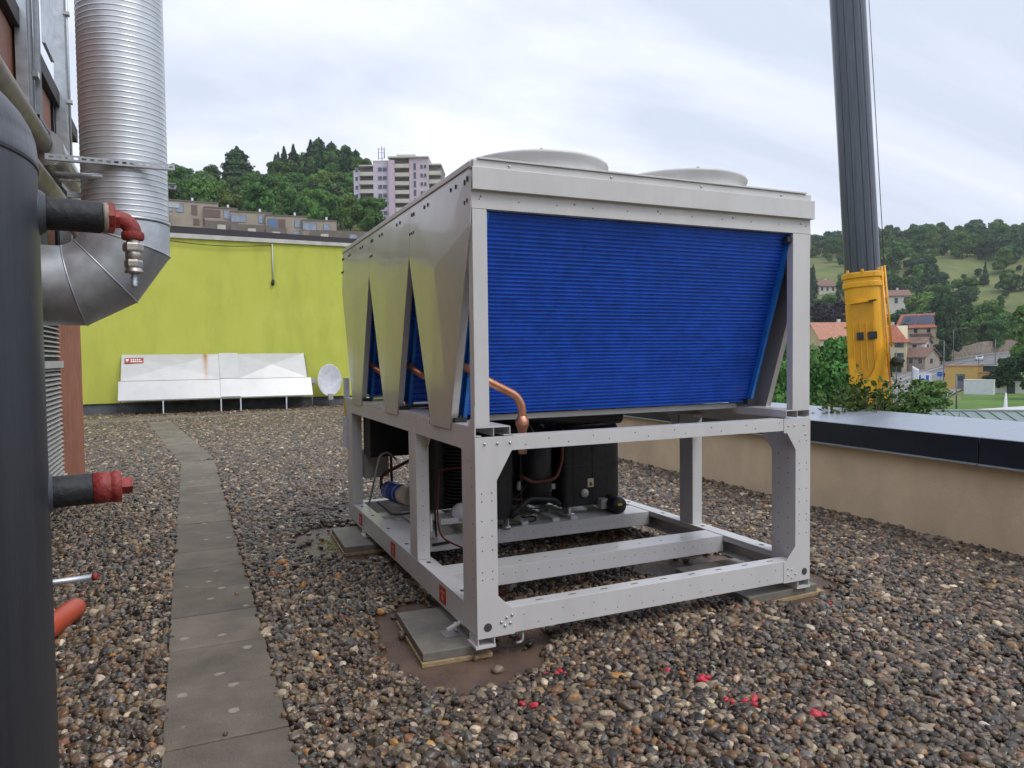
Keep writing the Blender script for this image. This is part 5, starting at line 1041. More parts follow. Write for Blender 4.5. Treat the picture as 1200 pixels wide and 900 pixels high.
# coils: corrugated finned slabs leaning in a V
def coil(yt, zt_, yb, zb_, front, main=False):
    q = MB(); n = 52 if main else 26; d = Vector((0, yb - yt, zb_ - zt_)); nrm = Vector((0, d.z, -d.y)).normalized(); nrm = nrm if (nrm.y < 0) == front else -nrm; vs = []; x0, x1 = .10, 2.105
    prof = [(0, 0), (.10, .0075), (.42, .0085), (.50, .002), (.54, -.001)]
    for i in range(n):
        for (f_, h_) in prof:
            p_ = Vector((0, yt, zt_)) + d * ((i + f_) / n) + nrm * h_ * (1 if main else 1.6); vs += [(x0, p_.y, p_.z), (x1, p_.y, p_.z)]
    k = len(vs) // 2; fs = [(2 * i, 2 * i + 1, 2 * i + 3, 2 * i + 2) for i in range(k - 1)]; q.add(vs, fs)
    B0 = [Vector((x, yt, zt_)) - nrm * .05 for x in (x0, x1)]; B1 = [Vector((x, yb, zb_)) - nrm * .05 for x in (x0, x1)]
    q.add([*B0, *reversed(B1)], [(0, 1, 2, 3)]); o = build('coil', q, 'blue_fin', ch)
    for xx in (x0 - .012, x1 + .006):
        q = MB(); a = Vector((xx, yt, zt_)); b_ = Vector((xx, yb, zb_)); q.bar(a, b_, .022, .07, up=nrm); build('end_plate', q, 'blue', o)
    q = MB(); m_ = -nrm * .02; q.tube([Vector((.055, yt, zt_)).lerp(Vector((.055, yb, zb_)), .04) + m_, Vector((.055, yb, zb_)).lerp(Vector((.055, yt, zt_)), .03) + m_], .027, 16); build('header_tube', q, 'blue', o)
    q = MB()
    for t in (.22, .62): p_ = Vector((.055, yt, zt_)).lerp(Vector((.055, yb, zb_)), t) + m_; q.tube([p_, p_ + Vector((.05, 0, 0))], .012, 10)
    p_ = Vector((.0, yt, zt_)).lerp(Vector((0, yb, zb_)), .45) - nrm * .0; q.bar(p_ + Vector((.01, -.02, 0)), p_ + Vector((.10, -.02, 0)), .03, .014); build('tube_stub', q, 'blue', o)
    for t in (.03, .985):
        p_ = Vector((x1 - .005, yt, zt_)).lerp(Vector((x1 - .005, yb, zb_)), t) + nrm * .03; q = MB(); q.box(p_.x - .03, p_.x + .03, p_.y - .02, p_.y + .02, p_.z - .012, p_.z + .02); build('clip', q, 'rubber', o)
for i, c in enumerate(cs):
    coil(c - .475, 2.262, c - .115, 1.20, True, i == 0); coil(c + .475, 2.262, c + .115, 1.20, False)
    q = MB(); q.box(.03, W_ - .03, c - .11, c + .13, 1.176, 1.182); build('drip_tray', q, 'paint', ch) if i else None
q = MB()
for a in bnd[1:3]: q.box(.05, W_ - .05, a - .01, a + .01, 2.16, 2.46)
build('divider', q, 'paint', ch)
for x in (.012,):
    for c in cs: q = MB(); q.box(x - .008, x + .06, c - .215, c - .165, 1.176, 1.20); q.box(x - .008, x + .06, c + .165, c + .235, 1.176, 1.20); build('foot_block', q, 'rubber', ch)
# fans
fan0 = None
for yc in (.56, 1.62, 2.70):
    for xc in (.62, 1.665):
        q = MB(); q.lathe([(.425, 2.501), (.41, 2.515), (.405, 2.60), (.415, 2.635), (.432, 2.642), (.44, 2.635), (.44, 2.622), (.418, 2.61), (.412, 2.52), (.43, 2.503)], 64, (xc, yc, 0)); sh = build('fan_shroud', q, 'paint', ch)
        q = MB(); q.lathe([(.001, 2.60), (.08, 2.60), (.09, 2.58), (.09, 2.50), (.001, 2.50)], 20, (xc, yc, 0))
        for k in range(7):
            a = 2 * PI * k / 7; ca, sa = math.cos(a), math.sin(a); f_ = lambda r, t, z: (xc + r * math.cos(a + t), yc + r * math.sin(a + t), z)
            q.add([f_(.085, -.2, 2.58), f_(.39, -.22, 2.565), f_(.39, .25, 2.515), f_(.085, .3, 2.53)], [(0, 1, 2, 3)])
        build('fan_blade', q, 'black', sh)
        q = MB()
        for rr_ in (.12, .2, .28, .36): q.lathe([(rr_ - .002, 2.622), (rr_ + .002, 2.626), (rr_ + .002, 2.622), (rr_ - .002, 2.618)], 40, (xc, yc, 0))
        for k in range(4): a = PI * k / 4; q.bar((xc - .41 * math.cos(a), yc - .41 * math.sin(a), 2.624), (xc + .41 * math.cos(a), yc + .41 * math.sin(a), 2.624), .006, .006)
        build('fan_guard', q, 'rubber', sh)
        q = MB()
        for a in (4.35, 5.6): q.box(-.005, .005, -.008, .008, 2.632, 2.647, Matrix.Translation((xc + .428 * math.cos(a), yc + .428 * math.sin(a), 0)))
        build('clip', q, 'zinc', sh)
# copper pipes
def smooth_path(pts, rad=.035, n=6):
    pts = [Vector(p) for p in pts]; o = [pts[0]]
    for a, b, c in zip(pts, pts[1:], pts[2:]):
        r = min(rad, (b - a).length * .45, (c - b).length * .45); p0 = b + (a - b).normalized() * r; p1 = b + (c - b).normalized() * r
        o += [p0.lerp(b, t).lerp(b.lerp(p1, t), t) for t in [i / n for i in range(n + 1)]]
    return o + [pts[-1]]
for c in cs:
    d = c - .52; q = MB(); q.tube(smooth_path([(.12, .46 + d, 1.53), (.05, .36 + d, 1.50), (.10, .19 + d, 1.425), (.315, .19 + d, 1.318), (.35, .19 + d, 1.26), (.35, .19 + d, 1.00)], .05), .0235, 20); cpn = build('copper_pipe', q, 'copper', ch)
    q = MB(); q.lathe([(.0245, -.03), (.036, 0), (.038, .012), (.036, .03), (.0245, .05)], 20, (.35, .19 + d, 1.155)); build('brazed_joint', q, 'copper', cpn)
# compressors and inner equipment
def rbox(x0, x1, y0, y1, z0, z1, r, seg=5):
    """vertical box with rounded plan corners and a domed top edge"""
    q = MB(); pl = []
    for cx, cy, a0 in ((x1 - r, y1 - r, 0), (x0 + r, y1 - r, PI / 2), (x0 + r, y0 + r, PI), (x1 - r, y0 + r, 1.5 * PI)):
        for i in range(seg + 1): a = a0 + PI / 2 * i / seg; pl.append((cx, cy, math.cos(a), math.sin(a)))
    lv = [(z0, 1), (z1 - r * .6, 1), (z1 - r * .28, .93), (z1 - r * .07, .76), (z1, .45)]; n = len(pl); vs = [(cx + dx * r * k, cy + dy * r * k, z) for z, k in lv for cx, cy, dx, dy in pl]
    q.add(vs, [(i * n + k, i * n + (k + 1) % n, (i + 1) * n + (k + 1) % n, (i + 1) * n + k) for i in range(len(lv) - 1) for k in range(n)], True)
    q.add([vs[i] for i in range(n)], [tuple(reversed(range(n)))]); q.add(vs[-n:], [tuple(range(n))]); return q
def comp(x0, x1, y0, y1, z0, z1, r):
    o = build('compressor', rbox(x0, x1, y0, y1, z0, z1, r), 'black', ch)
    q = MB(); q.box(x0 + .1, x0 + .106, y0 - .004, y0, z0 + .03, z1 - .08); q.box(x0 + .02, x1 - .02, y0 - .003, y0, (z0 + z1) / 2, (z0 + z1) / 2 + .006); q.box(x0 + .28, x0 + .286, y0 - .004, y0, z0 + .03, z1 - .08); build('jacket_seam', q, 'blackrib', o)
    for xx in (x0 + .05, x1 - .05):
        for yy in (y0 + .06, y1 - .06): q = MB(); q.lathe([(.001, 0), (.035, 0), (.035, .02), (.02, .025), (.02, z0 - .24), (.001, z0 - .24)], 12, (xx, yy, .24)); build('rubber_foot', q, 'zinc', o)
    return o
c1 = comp(1.43, 1.99, 1.76, 2.25, .30, .96, .07); c2 = comp(.98, 1.40, 1.92, 2.34, .33, .98, .10); c3 = comp(.26, .64, 1.62, 2.05, .42, 1.04, .09); c4 = comp(.66, .90, 1.50, 1.85, .33, 1.0, .08)
q = MB(); q.lathe([(.001, 0), (.066, .0), (.068, .03), (.068, .16), (.001, .16)], 24, (1.875, 1.61, .305), (0, 1, 0)); ec = build('end_cap', q, 'blackrib', c1)
q = MB(); q.box(1.76, 1.86, 1.70, 1.76, .27, .35); build('pipe_band', q, 'slat', c1)
q = MB(); q.box(1.86, 1.90, 1.6065, 1.6095, .305, .322); build('label', q, 'yellow_label', ec)
q = MB(); q.box(1.665, 1.72, 1.755, 1.758, .45, .52); lb = build('label', q, 'label_tan', c1); q = MB(); q.add([(1.675, 1.7535, .462), (1.71, 1.7535, .462), (1.6925, 1.7535, .5)], [(0, 1, 2)]); build('warning_triangle', q, 'rubber', lb, fixn=False)
q = MB(); q.box(1.385, 1.42, 1.86, 1.864, .44, .485, Matrix.Rotation(0, 4, 'Y')); build('label', q, 'label_white', c2)
q = MB(); q.lathe([(.001, 0), (.035, 0), (.035, .03), (.001, .03)], 14, (1.63, 1.74, .405), (0, 1, 0)); build('port', q, 'slat', c1)
q = MB()
for k in range(22): q.lathe([(.0, .0), (.118, 0), (.126, .006), (.118, .012), (.0, .012)], 22, (.50, 1.585, .46 + k * .0245))
o = build('ribbed_hose', q, 'blackrib', c3)
q = MB(); q.lathe([(.001, 0), (.060, .0), (.064, .004), (.064, .03), (.001, .03)], 32, (.435, 1.425, .435), (-.25, -1, 0)); build('insulation_disc', q, 'white', c3)
for z, x in ((.90, .515), (.505, .515)): q = MB(); q.box(x - .02, x + .02, 1.448, 1.452, z, z + .06); build('label', q, 'label_white', c3)
# platforms, brackets, cables
q = MB(); q.box(.107, .62, 1.87, 2.41, .205, .212); P('floor_plate', q, 'paint', .001); q = MB(); q.box(1.35, W_ - .107, 1.87, 2.41, .215, .222); P('floor_plate', q, 'paint', .001)
for xx in (1.46, 1.9, 1.03, 1.3, .3, .55): q = MB(); q.box(xx - .03, xx + .03, 1.45 if xx < .6 else 1.62, 2.41, .2365, .262); P('mounting_rail', q, 'paint', .001)
q = MB(); q.box(.28, .60, 1.40, 1.60, .36, .40); P('shelf', q, 'paint', .002)
q = MB(); q.tube([(.28, 2.82, .375), (.335, 2.56, .372)], .078, 28); fd = build('filter_drier', q, 'bluewrap', ch)
q = MB(); q.tube([(.334, 2.565, .372), (.358, 2.45, .37), (.365, 2.42, .37)], [.077, .077, .06], 28); build('end_cap', q, 'cream', fd)
for t in (.28, .78): q = MB(); a = Vector((.28, 2.82, .375)).lerp(Vector((.335, 2.56, .372)), t); q.tube([a, a + Vector((.0022, -.0105, 0))], .0805, 28); build('clamp_band', q, 'zinc', fd)
q = MB(); q.box(.22, .46, 2.45, 2.75, .24, .30); build('bracket', q, 'slat', fd)
q = MB(); q.box(.11, .33, 3.0, 3.12, .46, .72); P('junction_box', q, 'slat', .004)
q = MB(); q.box(.10, W_ - .12, 2.72, 2.98, .68, 1.12); P('control_cabinet', q, 'black', .01)
q = MB(); q.box(.62, 1.9, 2.45, 2.55, .45, 1.05); build('receiver', q, 'black', ch)
q = MB(); q.tube([(.7, 2.3, .85), (1.9, 2.3, .85)], .10, 20); q.tube([(.55, 1.7, 1.08), (1.95, 1.72, 1.02)], .055, 16); q.tube([(.5, 1.9, 1.10), (.9, 1.9, 1.12), (1.5, 1.9, 1.05)], .07, 16); build('insulated_pipe', q, 'blackrib', ch)
q = MB()
for xx in (1.52, 1.62, 1.72, 1.80, 1.93): q.lathe([(.001, .0), (.03, 0), (.03, .05), (.012, .055), (.012, .09), (.001, .09)], 10, (xx, 1.86, .94))
q.box(1.5, 1.95, 1.85, 2.1, .94, .985); build('terminal_box', q, 'black', c1)
dcu = mat('dull_copper', (.14, .055, .035), .45, .6, 10, .2)
for k, (pts, r) in enumerate([([(.47, 2.6, 1.05), (.47, 2.6, .68), (.22, 2.85, .50), (.22, 2.85, .38)], .014), ([(.56, 2.5, 1.1), (.56, 2.5, .3)], .02), ([(.33, 2.95, 1.05), (.33, 2.9, .3)], .012), ([(.60, 2.2, .42), (.9, 2.1, .36), (1.3, 2.2, .40)], .02), ([(.52, 2.6, .62), (.75, 2.6, .62)], .022), ([(.9, 1.75, .42), (1.4, 1.85, .36)], .015)]):
    q = MB(); q.tube(smooth_path(pts, .05), r, 12); build('copper_pipe', q, dcu, ch)
dred = mat('dark_red_cable', (.16, .015, .015), .5)
for (c0, r_, h_, z_) in (((1.21, 1.80), .13, .50, .36), ((1.58, 1.90), .12, .12, .90), ((.80, 1.62), .10, .40, .52)):
    q = MB(); q.lathe([(.001, 0), (r_ * .8, 0), (r_, .05), (r_, h_ - .06), (r_ * .75, h_ - .015), (.001, h_)], 28, (c0[0], c0[1], z_)); build('motor_housing', q, 'blackrib', ch)
q = MB(); q.tube(smooth_path([(1.0, 1.66, .62), (1.10, 1.63, .55), (1.32, 1.66, .56), (1.42, 1.74, .70), (1.42, 1.74, .95)], .06), .017, 12); build('copper_pipe', q, dcu, ch)
q = MB(); q.tube(smooth_path([(.86, 1.50, .34), (1.05, 1.60, .44), (1.30, 1.64, .40), (1.38, 1.72, .34)], .06), .022, 12); build('insulated_pipe', q, 'blackrib', ch)
def cable(pts, r, m, name='cable'): q = MB(); q.tube(smooth_path(pts, .08, 8), r, 8); return build(name, q, m, ch)
cable([(1.12, 1.72, 1.0), (1.22, 1.70, .82), (1.19, 1.70, .52), (1.30, 1.70, .46)], .004, 'slat'); cable([(1.20, 1.70, .70), (1.05, 1.70, .48), (.86, 1.68, .36), (1.0, 1.66, .30), (1.25, 1.66, .32)], .006, 'rubber')
cable([(.95, 1.70, .46), (1.03, 1.68, .36), (1.2, 1.68, .33), (1.38, 1.70, .36)], .005, 'rubber'); cable([(.12, 2.9, .25), (.10, 2.6, .5), (.14, 2.55, .72), (.22, 2.6, .74), (.30, 2.62, .66)], .009, 'slat')
cable([(.28, 1.42, .74), (.26, 1.42, .45), (.27, 1.40, .28), (.34, 1.25, .245), (.40, 1.12, .23), (.52, 1.0, .2)], .006, dred); cable([(.28, 1.44, .74), (.42, 1.42, .75), (.6, 1.44, .74)], .005, dred); cable([(.27, 1.45, 1.05), (.27, 1.43, .9), (.25, 1.44, .5), (.26, 1.45, .27)], .007, 'rubber')
cable([(.66, 1.62, .262), (.9, 1.60, .25), (1.15, 1.66, .25), (1.2, 1.8, .25), (.9, 1.85, .25), (.68, 1.78, .25), (.66, 1.62, .262)], .007, 'rubber', 'coiled_cable'); cable([(.42, 2.0, .34), (.18, 2.3, .26), (.17, 2.8, .28)], .008, 'rubber')
q = MB(); q.lathe([(.001, 0), (.055, 0), (.055, .008), (.02, .012), (.02, .05), (.001, .05)], 16, (1.45, 1.70, .2625)); build('isolator_foot', q, 'zinc', ch)
q = MB(); q.lathe([(.001, 0), (.018, 0), (.022, .02), (.018, .05), (.01, .07), (.001, .07)], 12, (1.0, 1.66, .50)); build('valve', q, 'slat', ch)
q = MB(); q.bar((.27, 1.574, .18), (.40, 1.574, .185), .012, .02); build('handle', q, 'rubber', ch)
# stickers on the left base rail
for yc in (.545, 1.64, 2.69):
    q = MB(); q.box(-.0015, -.0003, yc - .058, yc + .058, .118, .215); s_ = build('sticker', q, 'red_label', ch)
    q = MB(); q.add([(-.0025, yc, .128), (-.0025, yc - .02, .15), (-.0025, yc + .02, .15)], [(0, 1, 2)]); q.add([(-.0025, yc - .008, .15), (-.0025, yc + .008, .15), (-.0025, yc + .008, .172), (-.0025, yc - .008, .172)], [(0, 1, 2, 3)]); q.add([(-.0025, yc - .03, .18), (-.0025, yc + .03, .18), (-.0025, yc + .03, .19), (-.0025, yc - .03, .19)], [(0, 1, 2, 3)]); build('symbol', q, 'label_tan', s_, fixn=False)
q = MB(); q.box(-.006, -.001, 3.20, 3.28, 1.0, 1.17); build('sticker', q, 'yellow_label', ch); q = MB(); q.box(-.02, .03, L_ + .005, L_ + .09, .72, 1.0); q.box(-.004, .03, L_ + .005, L_ + .1, 1.0, 1.35); build('rear_bracket', q, 'white', ch)
# punched holes, slots and bolts (small, joined)
q = MB()
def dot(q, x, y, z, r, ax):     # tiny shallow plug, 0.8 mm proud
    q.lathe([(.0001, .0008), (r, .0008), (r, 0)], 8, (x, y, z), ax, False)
for x in (.03, .085):
    for z in (.40, .44, .55, .62, .70, .80, .84): dot(q, x, -.0001 if False else .0015, z, .0035, (0, -1, 0)) if False else dot(q, x, -.0042, z, .0036, (0, -1, 0))
for x in (W_ - .03, W_ - .09):
    for z in (.40, .48, .52, .60, .68, .80, .84, .98): dot(q, x, -.0042, z, .0036, (0, -1, 0))
for i in range(26): dot(q, .26 + i * .072 + .015 * math.sin(i * 7), -.0002, .14 + .05 * ((i * 5) % 3 == 0), .0032, (0, -1, 0))
for i in range(14): dot(q, .28 + i * .13 + .03 * math.sin(i * 3), -.0012, 1.075 + .025 * (i % 2), .0036, (0, -1, 0))
for i in range(11): dot(q, .04 + i * .217, -.0005, 2.31, .0035, (0, -1, 0))
for b_ in (.68, 1.58):
    for i in range(24): dot(q, .2 + i * .08, b_ - .0002, .19, .0034, (0, -1, 0))
for z in np.arange(.3, 1.0, .095): dot(q, W_ - .1182, .06, z, .004, (-1, 0, 0)); dot(q, W_ - .1182, .14, z + .02, .004, (-1, 0, 0)); dot(q, W_ - .0882, 1.08, z, .004, (-1, 0, 0)); dot(q, -.0002, .05, z, .004, (-1, 0, 0)); dot(q, .045, 1.0398, z, .003, (0, -1, 0))
for yy in np.arange(.3, 3.1, .062): 
    if int(yy * 10) % 3: dot(q, -.0002, yy, 1.15, .0036, (-1, 0, 0))
for yy in (.62, .66, .70, .74): dot(q, -.0002, yy, 1.14, .006, (-1, 0, 0))
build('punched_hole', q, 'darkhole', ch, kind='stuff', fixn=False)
q = MB()
for x0 in (.052, W_ - .052):
    for yy in (.34, .95, 1.45, 1.95, 2.45, 2.85): q.box(x0 - .012, x0 + .012, yy, yy + .035, .2395, .2408)
for i in range(9): q.box(.35 + i * .2, .395 + i * .2, .045, .055, .2355, .2366); q.box(.4 + i * .18, .42 + i * .18, .76, .768, .2355, .2366)
for c in cs:       # louvre-like slots near the top edge of the side panels
    for yy in (c - .30, c - .22, c + .18, c + .25, c + .47, c + .51): q.box(-.0045, .006, yy, yy + .008, 2.405, 2.425); 
    for yy in (c + .47, c + .51, c + .55): q.box(-.0068, .004, yy, yy + .007, 2.295, 2.31)
q.box(-.0045, .006, .05, .058, 2.405, 2.43); q.box(-.0045, .006, .09, .098, 2.395, 2.42); q.box(-.0068, .004, .05, .058, 2.30, 2.32); q.box(-.0068, .004, .085, .093, 2.295, 2.315)
build('slot', q, 'darkhole', ch, kind='stuff', fixn=False)
q = MB()
for (x, z) in [(.05, 1.09), (.12, 1.09), (.19, 1.09), (.06, .16), (.13, .17), (.16, .19), (.19, .20), (.15, .15), (.18, .16)]:
    if x == .06: continue
    q.lathe([(.0001, .007), (.006, .006), (.008, .0)], 10, (x, -.004, z), (0, -1, 0))
for (x, z) in [(W_ - .05, 1.08), (W_ - .13, 1.08), (W_ - .18, 1.08), (W_ - .12, .15), (W_ - .15, .18), (W_ - .18, .15), (W_ - .15, .13), (W_ - .18, .19), (W_ - .04, 1.02)]: q.lathe([(.0001, .007), (.004, .006), (.006, .0)], 10, (x, -.004, z), (0, -1, 0))
for i in range(4): q.lathe([(.0001, .006), (.006, .005), (.009, .0)], 10, (.2 + i * .6, -.012, 2.482), (0, -1, 0))
for i in range(5): q.lathe([(.0001, .005), (.005, .004), (.007, .0)], 10, (.05 + i * .53, -.0002, 2.325), (0, -1, 0))
build('bolt', q, 'zinc', ch, kind='stuff', fixn=False)
for x in (.055, W_ - .045): q = MB(); q.lathe([(.0001, .0012), (.022, .0012), (.022, 0)], 24, (x, -.0042, .155), (0, -1, 0), False); build('lifting_hole', q, 'darkhole', ch, fixn=False)
# feet
for x0, s_ in ((.0, 1), (W_, -1)):
    for y0 in (.02, 2.55):
        q = MB(); X = lambda a: x0 + s_ * a; q.box(min(X(.0), X(.006)), max(X(.0), X(.006)), y0 - .02, y0 + .10, .062, .1); q.box(min(X(-.01), X(.10)), max(X(-.01), X(.10)), y0 - .02, y0 + .10, .047, .062); q.box(min(X(.09), X(.096)), max(X(.09), X(.096)), y0 - .02, y0 + .10, .062, .1); P('foot_plate', q, 'paint', .001)
q = MB(); q.tube([(.265, .03, .10), (.265, .03, .045), (.25, .03, .035), (.225, .03, .035)], .007, 8); build('hook', q, 'slat', ch)
q = MB(); q.box(-.095, .0, .22, .32, .0475, .051); q.lathe([(.001, 0), (.012, 0), (.012, .045), (.001, .045)], 10, (-.02, .27, .058)); build('anchor_plate', q, 'zinc', ch); q = MB(); q.tube([(-.07, .27, .07), (.01, .27, .10)], .012, 8); build('anchor_rod', q, 'label_white', ch)

# ------------------------------------------------------------------ gravel
def inpoly(x, y, poly):
    ins = np.zeros(len(x), bool); n = len(poly)
    for i in range(n):
        (x0, y0), (x1, y1) = poly[i], poly[(i + 1) % n]
        c = ((y0 > y) != (y1 > y)); xx = (x1 - x0) * (y - y0) / ((y1 - y0) if y1 != y0 else 1e-9) + x0; ins ^= c & (x < xx)
    return ins
def band(r0, r1, s, layers, size):
    P_ = []
    for ly in range(layers):
        xs_ = np.arange(-4.6, 4.75, s); ys_ = np.arange(-3.2, 20.4, s * .87); X, Y = np.meshgrid(xs_, ys_); X = X + (np.arange(len(ys_)) % 2)[:, None] * s / 2 + ly * s * .37
        X = X.ravel() + rng.normal(0, s * .27, X.size); Y = Y.ravel() + rng.normal(0, s * .27, Y.size) + ly * s * .41
        d = np.hypot(X - CX, Y - CY); az = np.degrees(np.arctan2(X - CX, Y - CY)); k = (d >= r0) & (d < r1) & (az > -26) & (az < 72) & ((X > -3.0) | (Y > 7.2)) & (X < 4.27 + .036 * Y)
        X, Y = X[k], Y[k]; dd = d[k]
        sc = size * np.exp(rng.normal(0, .25, len(X))); sc = np.clip(sc, size * .5, size * 1.9)
        Z = rng.uniform(-.016, -.004, len(X)) if ly == 0 else rng.uniform(-.006, .013, len(X))
        Z = Z - (size - .0162) * .8
        P_.append(np.stack([X, Y, Z, sc], 1))
    return np.concatenate(P_)
G = np.concatenate([band(1.0, 4.2, .0285, 2, .0162), band(4.2, 7.5, .032, 2, .0180), band(7.5, 13, .034, 2, .0188), band(13, 26, .040, 1, .0235)])
X, Y = G[:, 0], G[:, 1]; keep = np.ones(len(G), bool)
for pl in SL:
    bx0 = min(a for a, b in pl) - .02; bx1 = max(a for a, b in pl) + .02; by0 = min(b for a, b in pl) - .02; by1 = max(b for a, b in pl) + .02
    cand = (X > bx0) & (X < bx1) & (Y > by0) & (Y < by1); idx = np.where(cand & keep)[0]
    if len(idx):
        cx = sum(a for a, b in pl) / len(pl); cy = sum(b for a, b in pl) / len(pl); g_ = [(cx + (a - cx) * 1.03, cy + (b - cy) * 1.03) for a, b in pl]; keep[idx[inpoly(X[idx], Y[idx], g_)]] = False
wob = .045 * np.sin(X * 23 + Y * 7) + .04 * np.sin(Y * 31 - X * 11)
for pl in ST:
    cx = sum(a for a, b in pl) / len(pl); cy = sum(b for a, b in pl) / len(pl); dx, dy = X - cx, Y - cy; k_ = 1 + wob * 1.2
    i_ = inpoly(cx + dx * k_, cy + dy * k_, pl); keep[i_ & (rng.random(len(X)) > .012)] = False
    i2 = inpoly(cx + dx * .90, cy + dy * .90, pl) & ~i_; G[i2, 2] -= .008; keep[i2 & (rng.random(len(X)) < .30)] = False
G = G[keep]; n = len(G)
stray = np.array([[-.965 + .0, -.20, .015, .014], [-1.2, -.25, .012, .01], [-1.05, 1.6, .012, .012], [-.96, .9, .012, .011]]); G = np.concatenate([G, stray]); n = len(G)
# stone colours
pal = np.array([[.032, .026, .021], [.066, .053, .041], [.11, .088, .066], [.165, .135, .10], [.26, .215, .155], [.15, .095, .055], [.23, .155, .082], [.40, .345, .26], [.062, .062, .062], [.115, .118, .118], [.52, .47, .38], [.36, .20, .07], [.17, .085, .05]])
pw = np.array([.17, .19, .18, .14, .075, .065, .04, .03, .055, .035, .010, .006, .018]); pw /= pw.sum()
col = np.array([1.0, .93, .85]) * pal[rng.choice(len(pal), n, p=pw)] * np.exp(rng.normal(0, .2, (n, 1))) * (1 + rng.normal(0, .03, (n, 3)))
for rx, ry, rr_, cnt_ in [(.243, -.326, .03, 2), (.296, -.331, .035, 3), (.887, -.666, .025, 2), (.868, -.707, .02, 1), (.91, -.973, .035, 3), (.826, -.89, .025, 2), (1.084, -1.147, .022, 2), (2.196, -.19, .03, 1), (.007, -.583, .03, 2), (.501, .856, .03, 2), (.78, -.57, .02, 1), (.56, 1.0, .03, 1), (1.0, .35, .04, 1)]:
    d = np.hypot(G[:, 0] - rx, G[:, 1] - ry) - G[:, 2] * 3; ii = np.argsort(d)[:cnt_]; col[ii] = [.50, .03, .055]; G[ii, 2] = np.maximum(G[ii, 2], .004)
me = bpy.data.meshes.new('gravel'); me.from_pydata(G[:, :3].tolist(), [], [])
rot = np.stack([rng.normal(0, .32, n), rng.normal(0, .32, n), rng.uniform(0, 6.28, n)], 1)
scl = np.stack([G[:, 3] * rng.uniform(1.0, 1.4, n), G[:, 3] * rng.uniform(.8, 1.05, n), G[:, 3] * rng.uniform(.6, .95, n)], 1)
for nm, tp, dat, key in (('rot', 'FLOAT_VECTOR', rot, 'vector'), ('scl', 'FLOAT_VECTOR', scl, 'vector')):
    at = me.attributes.new(nm, tp, 'POINT'); at.data.foreach_set(key, dat.astype(np.float32).ravel())
at = me.attributes.new('stone_col', 'FLOAT_COLOR', 'POINT'); at.data.foreach_set('color', np.concatenate([col, np.ones((n, 1))], 1).astype(np.float32).ravel())
at = me.attributes.new('pick', 'INT', 'POINT'); at.data.foreach_set('value', rng.integers(0, 6, n).astype(np.int32))
gr = bpy.data.objects.new('gravel', me); scene.collection.objects.link(gr); gr['kind'] = 'stuff'; gr['label'] = 'wet rounded gravel covering the flat roof'; gr['category'] = 'gravel'
gm = bpy.data.materials.new('pebble'); gm.use_nodes = True; nn, ll = nodes(gm); b = nn['Principled BSDF']
av = nn.new('ShaderNodeAttribute'); av.attribute_type = 'INSTANCER'; av.attribute_name = 'stone_col'
tcx = nn.new('ShaderNodeTexCoord'); nz = nn.new('ShaderNodeTexNoise'); nz.inputs['Scale'].default_value = 1.6; nz.inputs['Detail'].default_value = 5; ll.new(tcx.outputs['Object'], nz.inputs['Vector'])
gp = nn.new('ShaderNodeNewGeometry'); nz2 = nn.new('ShaderNodeTexNoise'); nz2.inputs['Scale'].default_value = 90; nz2.inputs['Detail'].default_value = 4; ll.new(gp.outputs['Position'], nz2.inputs['Vector'])
q1 = nn.new('ShaderNodeMapRange'); q1.inputs[1].default_value = .3; q1.inputs[2].default_value = .7; q1.inputs[3].default_value = .78; q1.inputs[4].default_value = 1.28; ll.new(nz2.outputs[0], q1.inputs[0])
hs = nn.new('ShaderNodeHueSaturation'); ll.new(av.outputs['Color'], hs.inputs['Color']); ll.new(q1.outputs[0], hs.inputs['Value']); hs.inputs['Saturation'].default_value = 1.0; ll.new(hs.outputs[0], b.inputs['Base Color'])
nz3 = nn.new('ShaderNodeTexNoise'); nz3.inputs['Scale'].default_value = .9; ll.new(gp.outputs['Position'], nz3.inputs['Vector'])
q2 = nn.new('ShaderNodeMapRange'); q2.inputs[1].default_value = .35; q2.inputs[2].default_value = .65; q2.inputs[3].default_value = .20; q2.inputs[4].default_value = .45; ll.new(nz3.outputs[0], q2.inputs[0]); ll.new(q2.outputs[0], b.inputs['Roughness'])
b.inputs['Specular IOR Level'].default_value = .5
ng = bpy.data.node_groups.new('scatter_stones', 'GeometryNodeTree'); ng.interface.new_socket('Geometry', in_out='INPUT', socket_type='NodeSocketGeometry'); ng.interface.new_socket('Geometry', in_out='OUTPUT', socket_type='NodeSocketGeometry')
gi = ng.nodes.new('NodeGroupInput'); go = ng.nodes.new('NodeGroupOutput'); GL = ng.links
g2i = ng.nodes.new('GeometryNodeGeometryToInstance')
def smooth_node(src):
    s = ng.nodes.new('GeometryNodeSetShadeSmooth'); GL.new(src, s.inputs['Geometry']); return s.outputs[0]
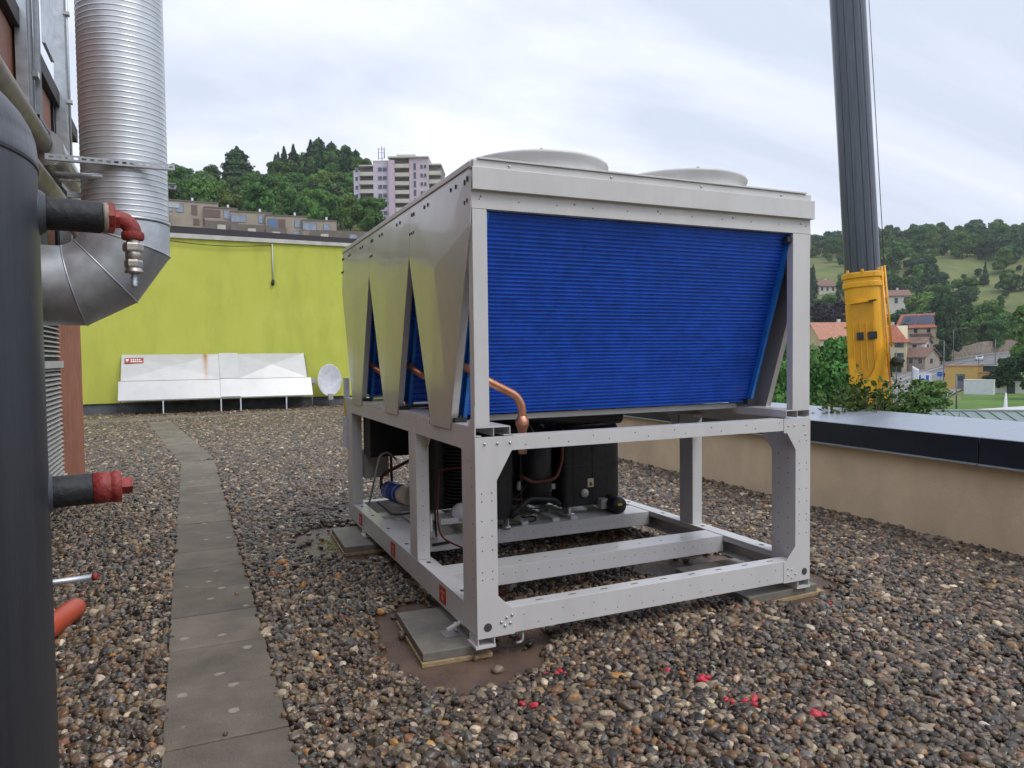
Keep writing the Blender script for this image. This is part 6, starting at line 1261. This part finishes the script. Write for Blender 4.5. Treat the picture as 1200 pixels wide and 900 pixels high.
for k in range(6):
    ic = ng.nodes.new('GeometryNodeMeshIcoSphere'); ic.inputs['Radius'].default_value = 1; ic.inputs['Subdivisions'].default_value = 3
    po = ng.nodes.new('GeometryNodeInputPosition'); no_ = ng.nodes.new('ShaderNodeTexNoise'); no_.noise_dimensions = '4D'; no_.inputs['W'].default_value = k * 3.7; no_.inputs['Scale'].default_value = .75; no_.inputs['Detail'].default_value = 1.2; GL.new(po.outputs[0], no_.inputs['Vector'])
    su = ng.nodes.new('ShaderNodeVectorMath'); su.operation = 'SUBTRACT'; GL.new(no_.outputs['Color'], su.inputs[0]); su.inputs[1].default_value = (.5, .5, .5)
    scn = ng.nodes.new('ShaderNodeVectorMath'); scn.operation = 'SCALE'; GL.new(su.outputs[0], scn.inputs[0]); scn.inputs['Scale'].default_value = .9
    sp_ = ng.nodes.new('GeometryNodeSetPosition'); GL.new(ic.outputs[0], sp_.inputs['Geometry']); GL.new(scn.outputs[0], sp_.inputs['Offset'])
    mt_ = ng.nodes.new('GeometryNodeSetMaterial'); mt_.inputs['Material'].default_value = gm; GL.new(smooth_node(sp_.outputs[0]), mt_.inputs['Geometry'])
    GL.new(mt_.outputs[0], g2i.inputs[0])
iop = ng.nodes.new('GeometryNodeInstanceOnPoints'); GL.new(gi.outputs[0], iop.inputs['Points']); GL.new(g2i.outputs[0], iop.inputs['Instance']); iop.inputs['Pick Instance'].default_value = True
def attr(nm, t): a = ng.nodes.new('GeometryNodeInputNamedAttribute'); a.data_type = t; a.inputs['Name'].default_value = nm; return a.outputs['Attribute']
GL.new(attr('pick', 'INT'), iop.inputs['Instance Index'])
e2r = ng.nodes.new('FunctionNodeEulerToRotation'); GL.new(attr('rot', 'FLOAT_VECTOR'), e2r.inputs[0]); GL.new(e2r.outputs[0], iop.inputs['Rotation']); GL.new(attr('scl', 'FLOAT_VECTOR'), iop.inputs['Scale']); GL.new(iop.outputs[0], go.inputs[0])
md = gr.modifiers.new('scatter', 'NODES'); md.node_group = ng
print('stones', n)

# ------------------------------------------------------------------ thin haze in the valley air
q = MB(); q.box(-4700, 4700, -4700, 4700, -40, 175); hz = build('haze', q, 'paint', kind='stuff'); hm = bpy.data.materials.new('haze_air'); hm.use_nodes = True; hm.node_tree.nodes.clear()
ho = hm.node_tree.nodes.new('ShaderNodeOutputMaterial'); pv = hm.node_tree.nodes.new('ShaderNodeVolumePrincipled'); pv.inputs['Density'].default_value = .0002; pv.inputs['Color'].default_value = (.88, .93, 1, 1); pv.inputs['Anisotropy'].default_value = .2
hm.node_tree.links.new(pv.outputs[0], ho.inputs['Volume']); hz.data.materials.clear(); hz.data.materials.append(hm); hz['label'] = 'thin pale haze in the valley air'; hz['category'] = 'haze'
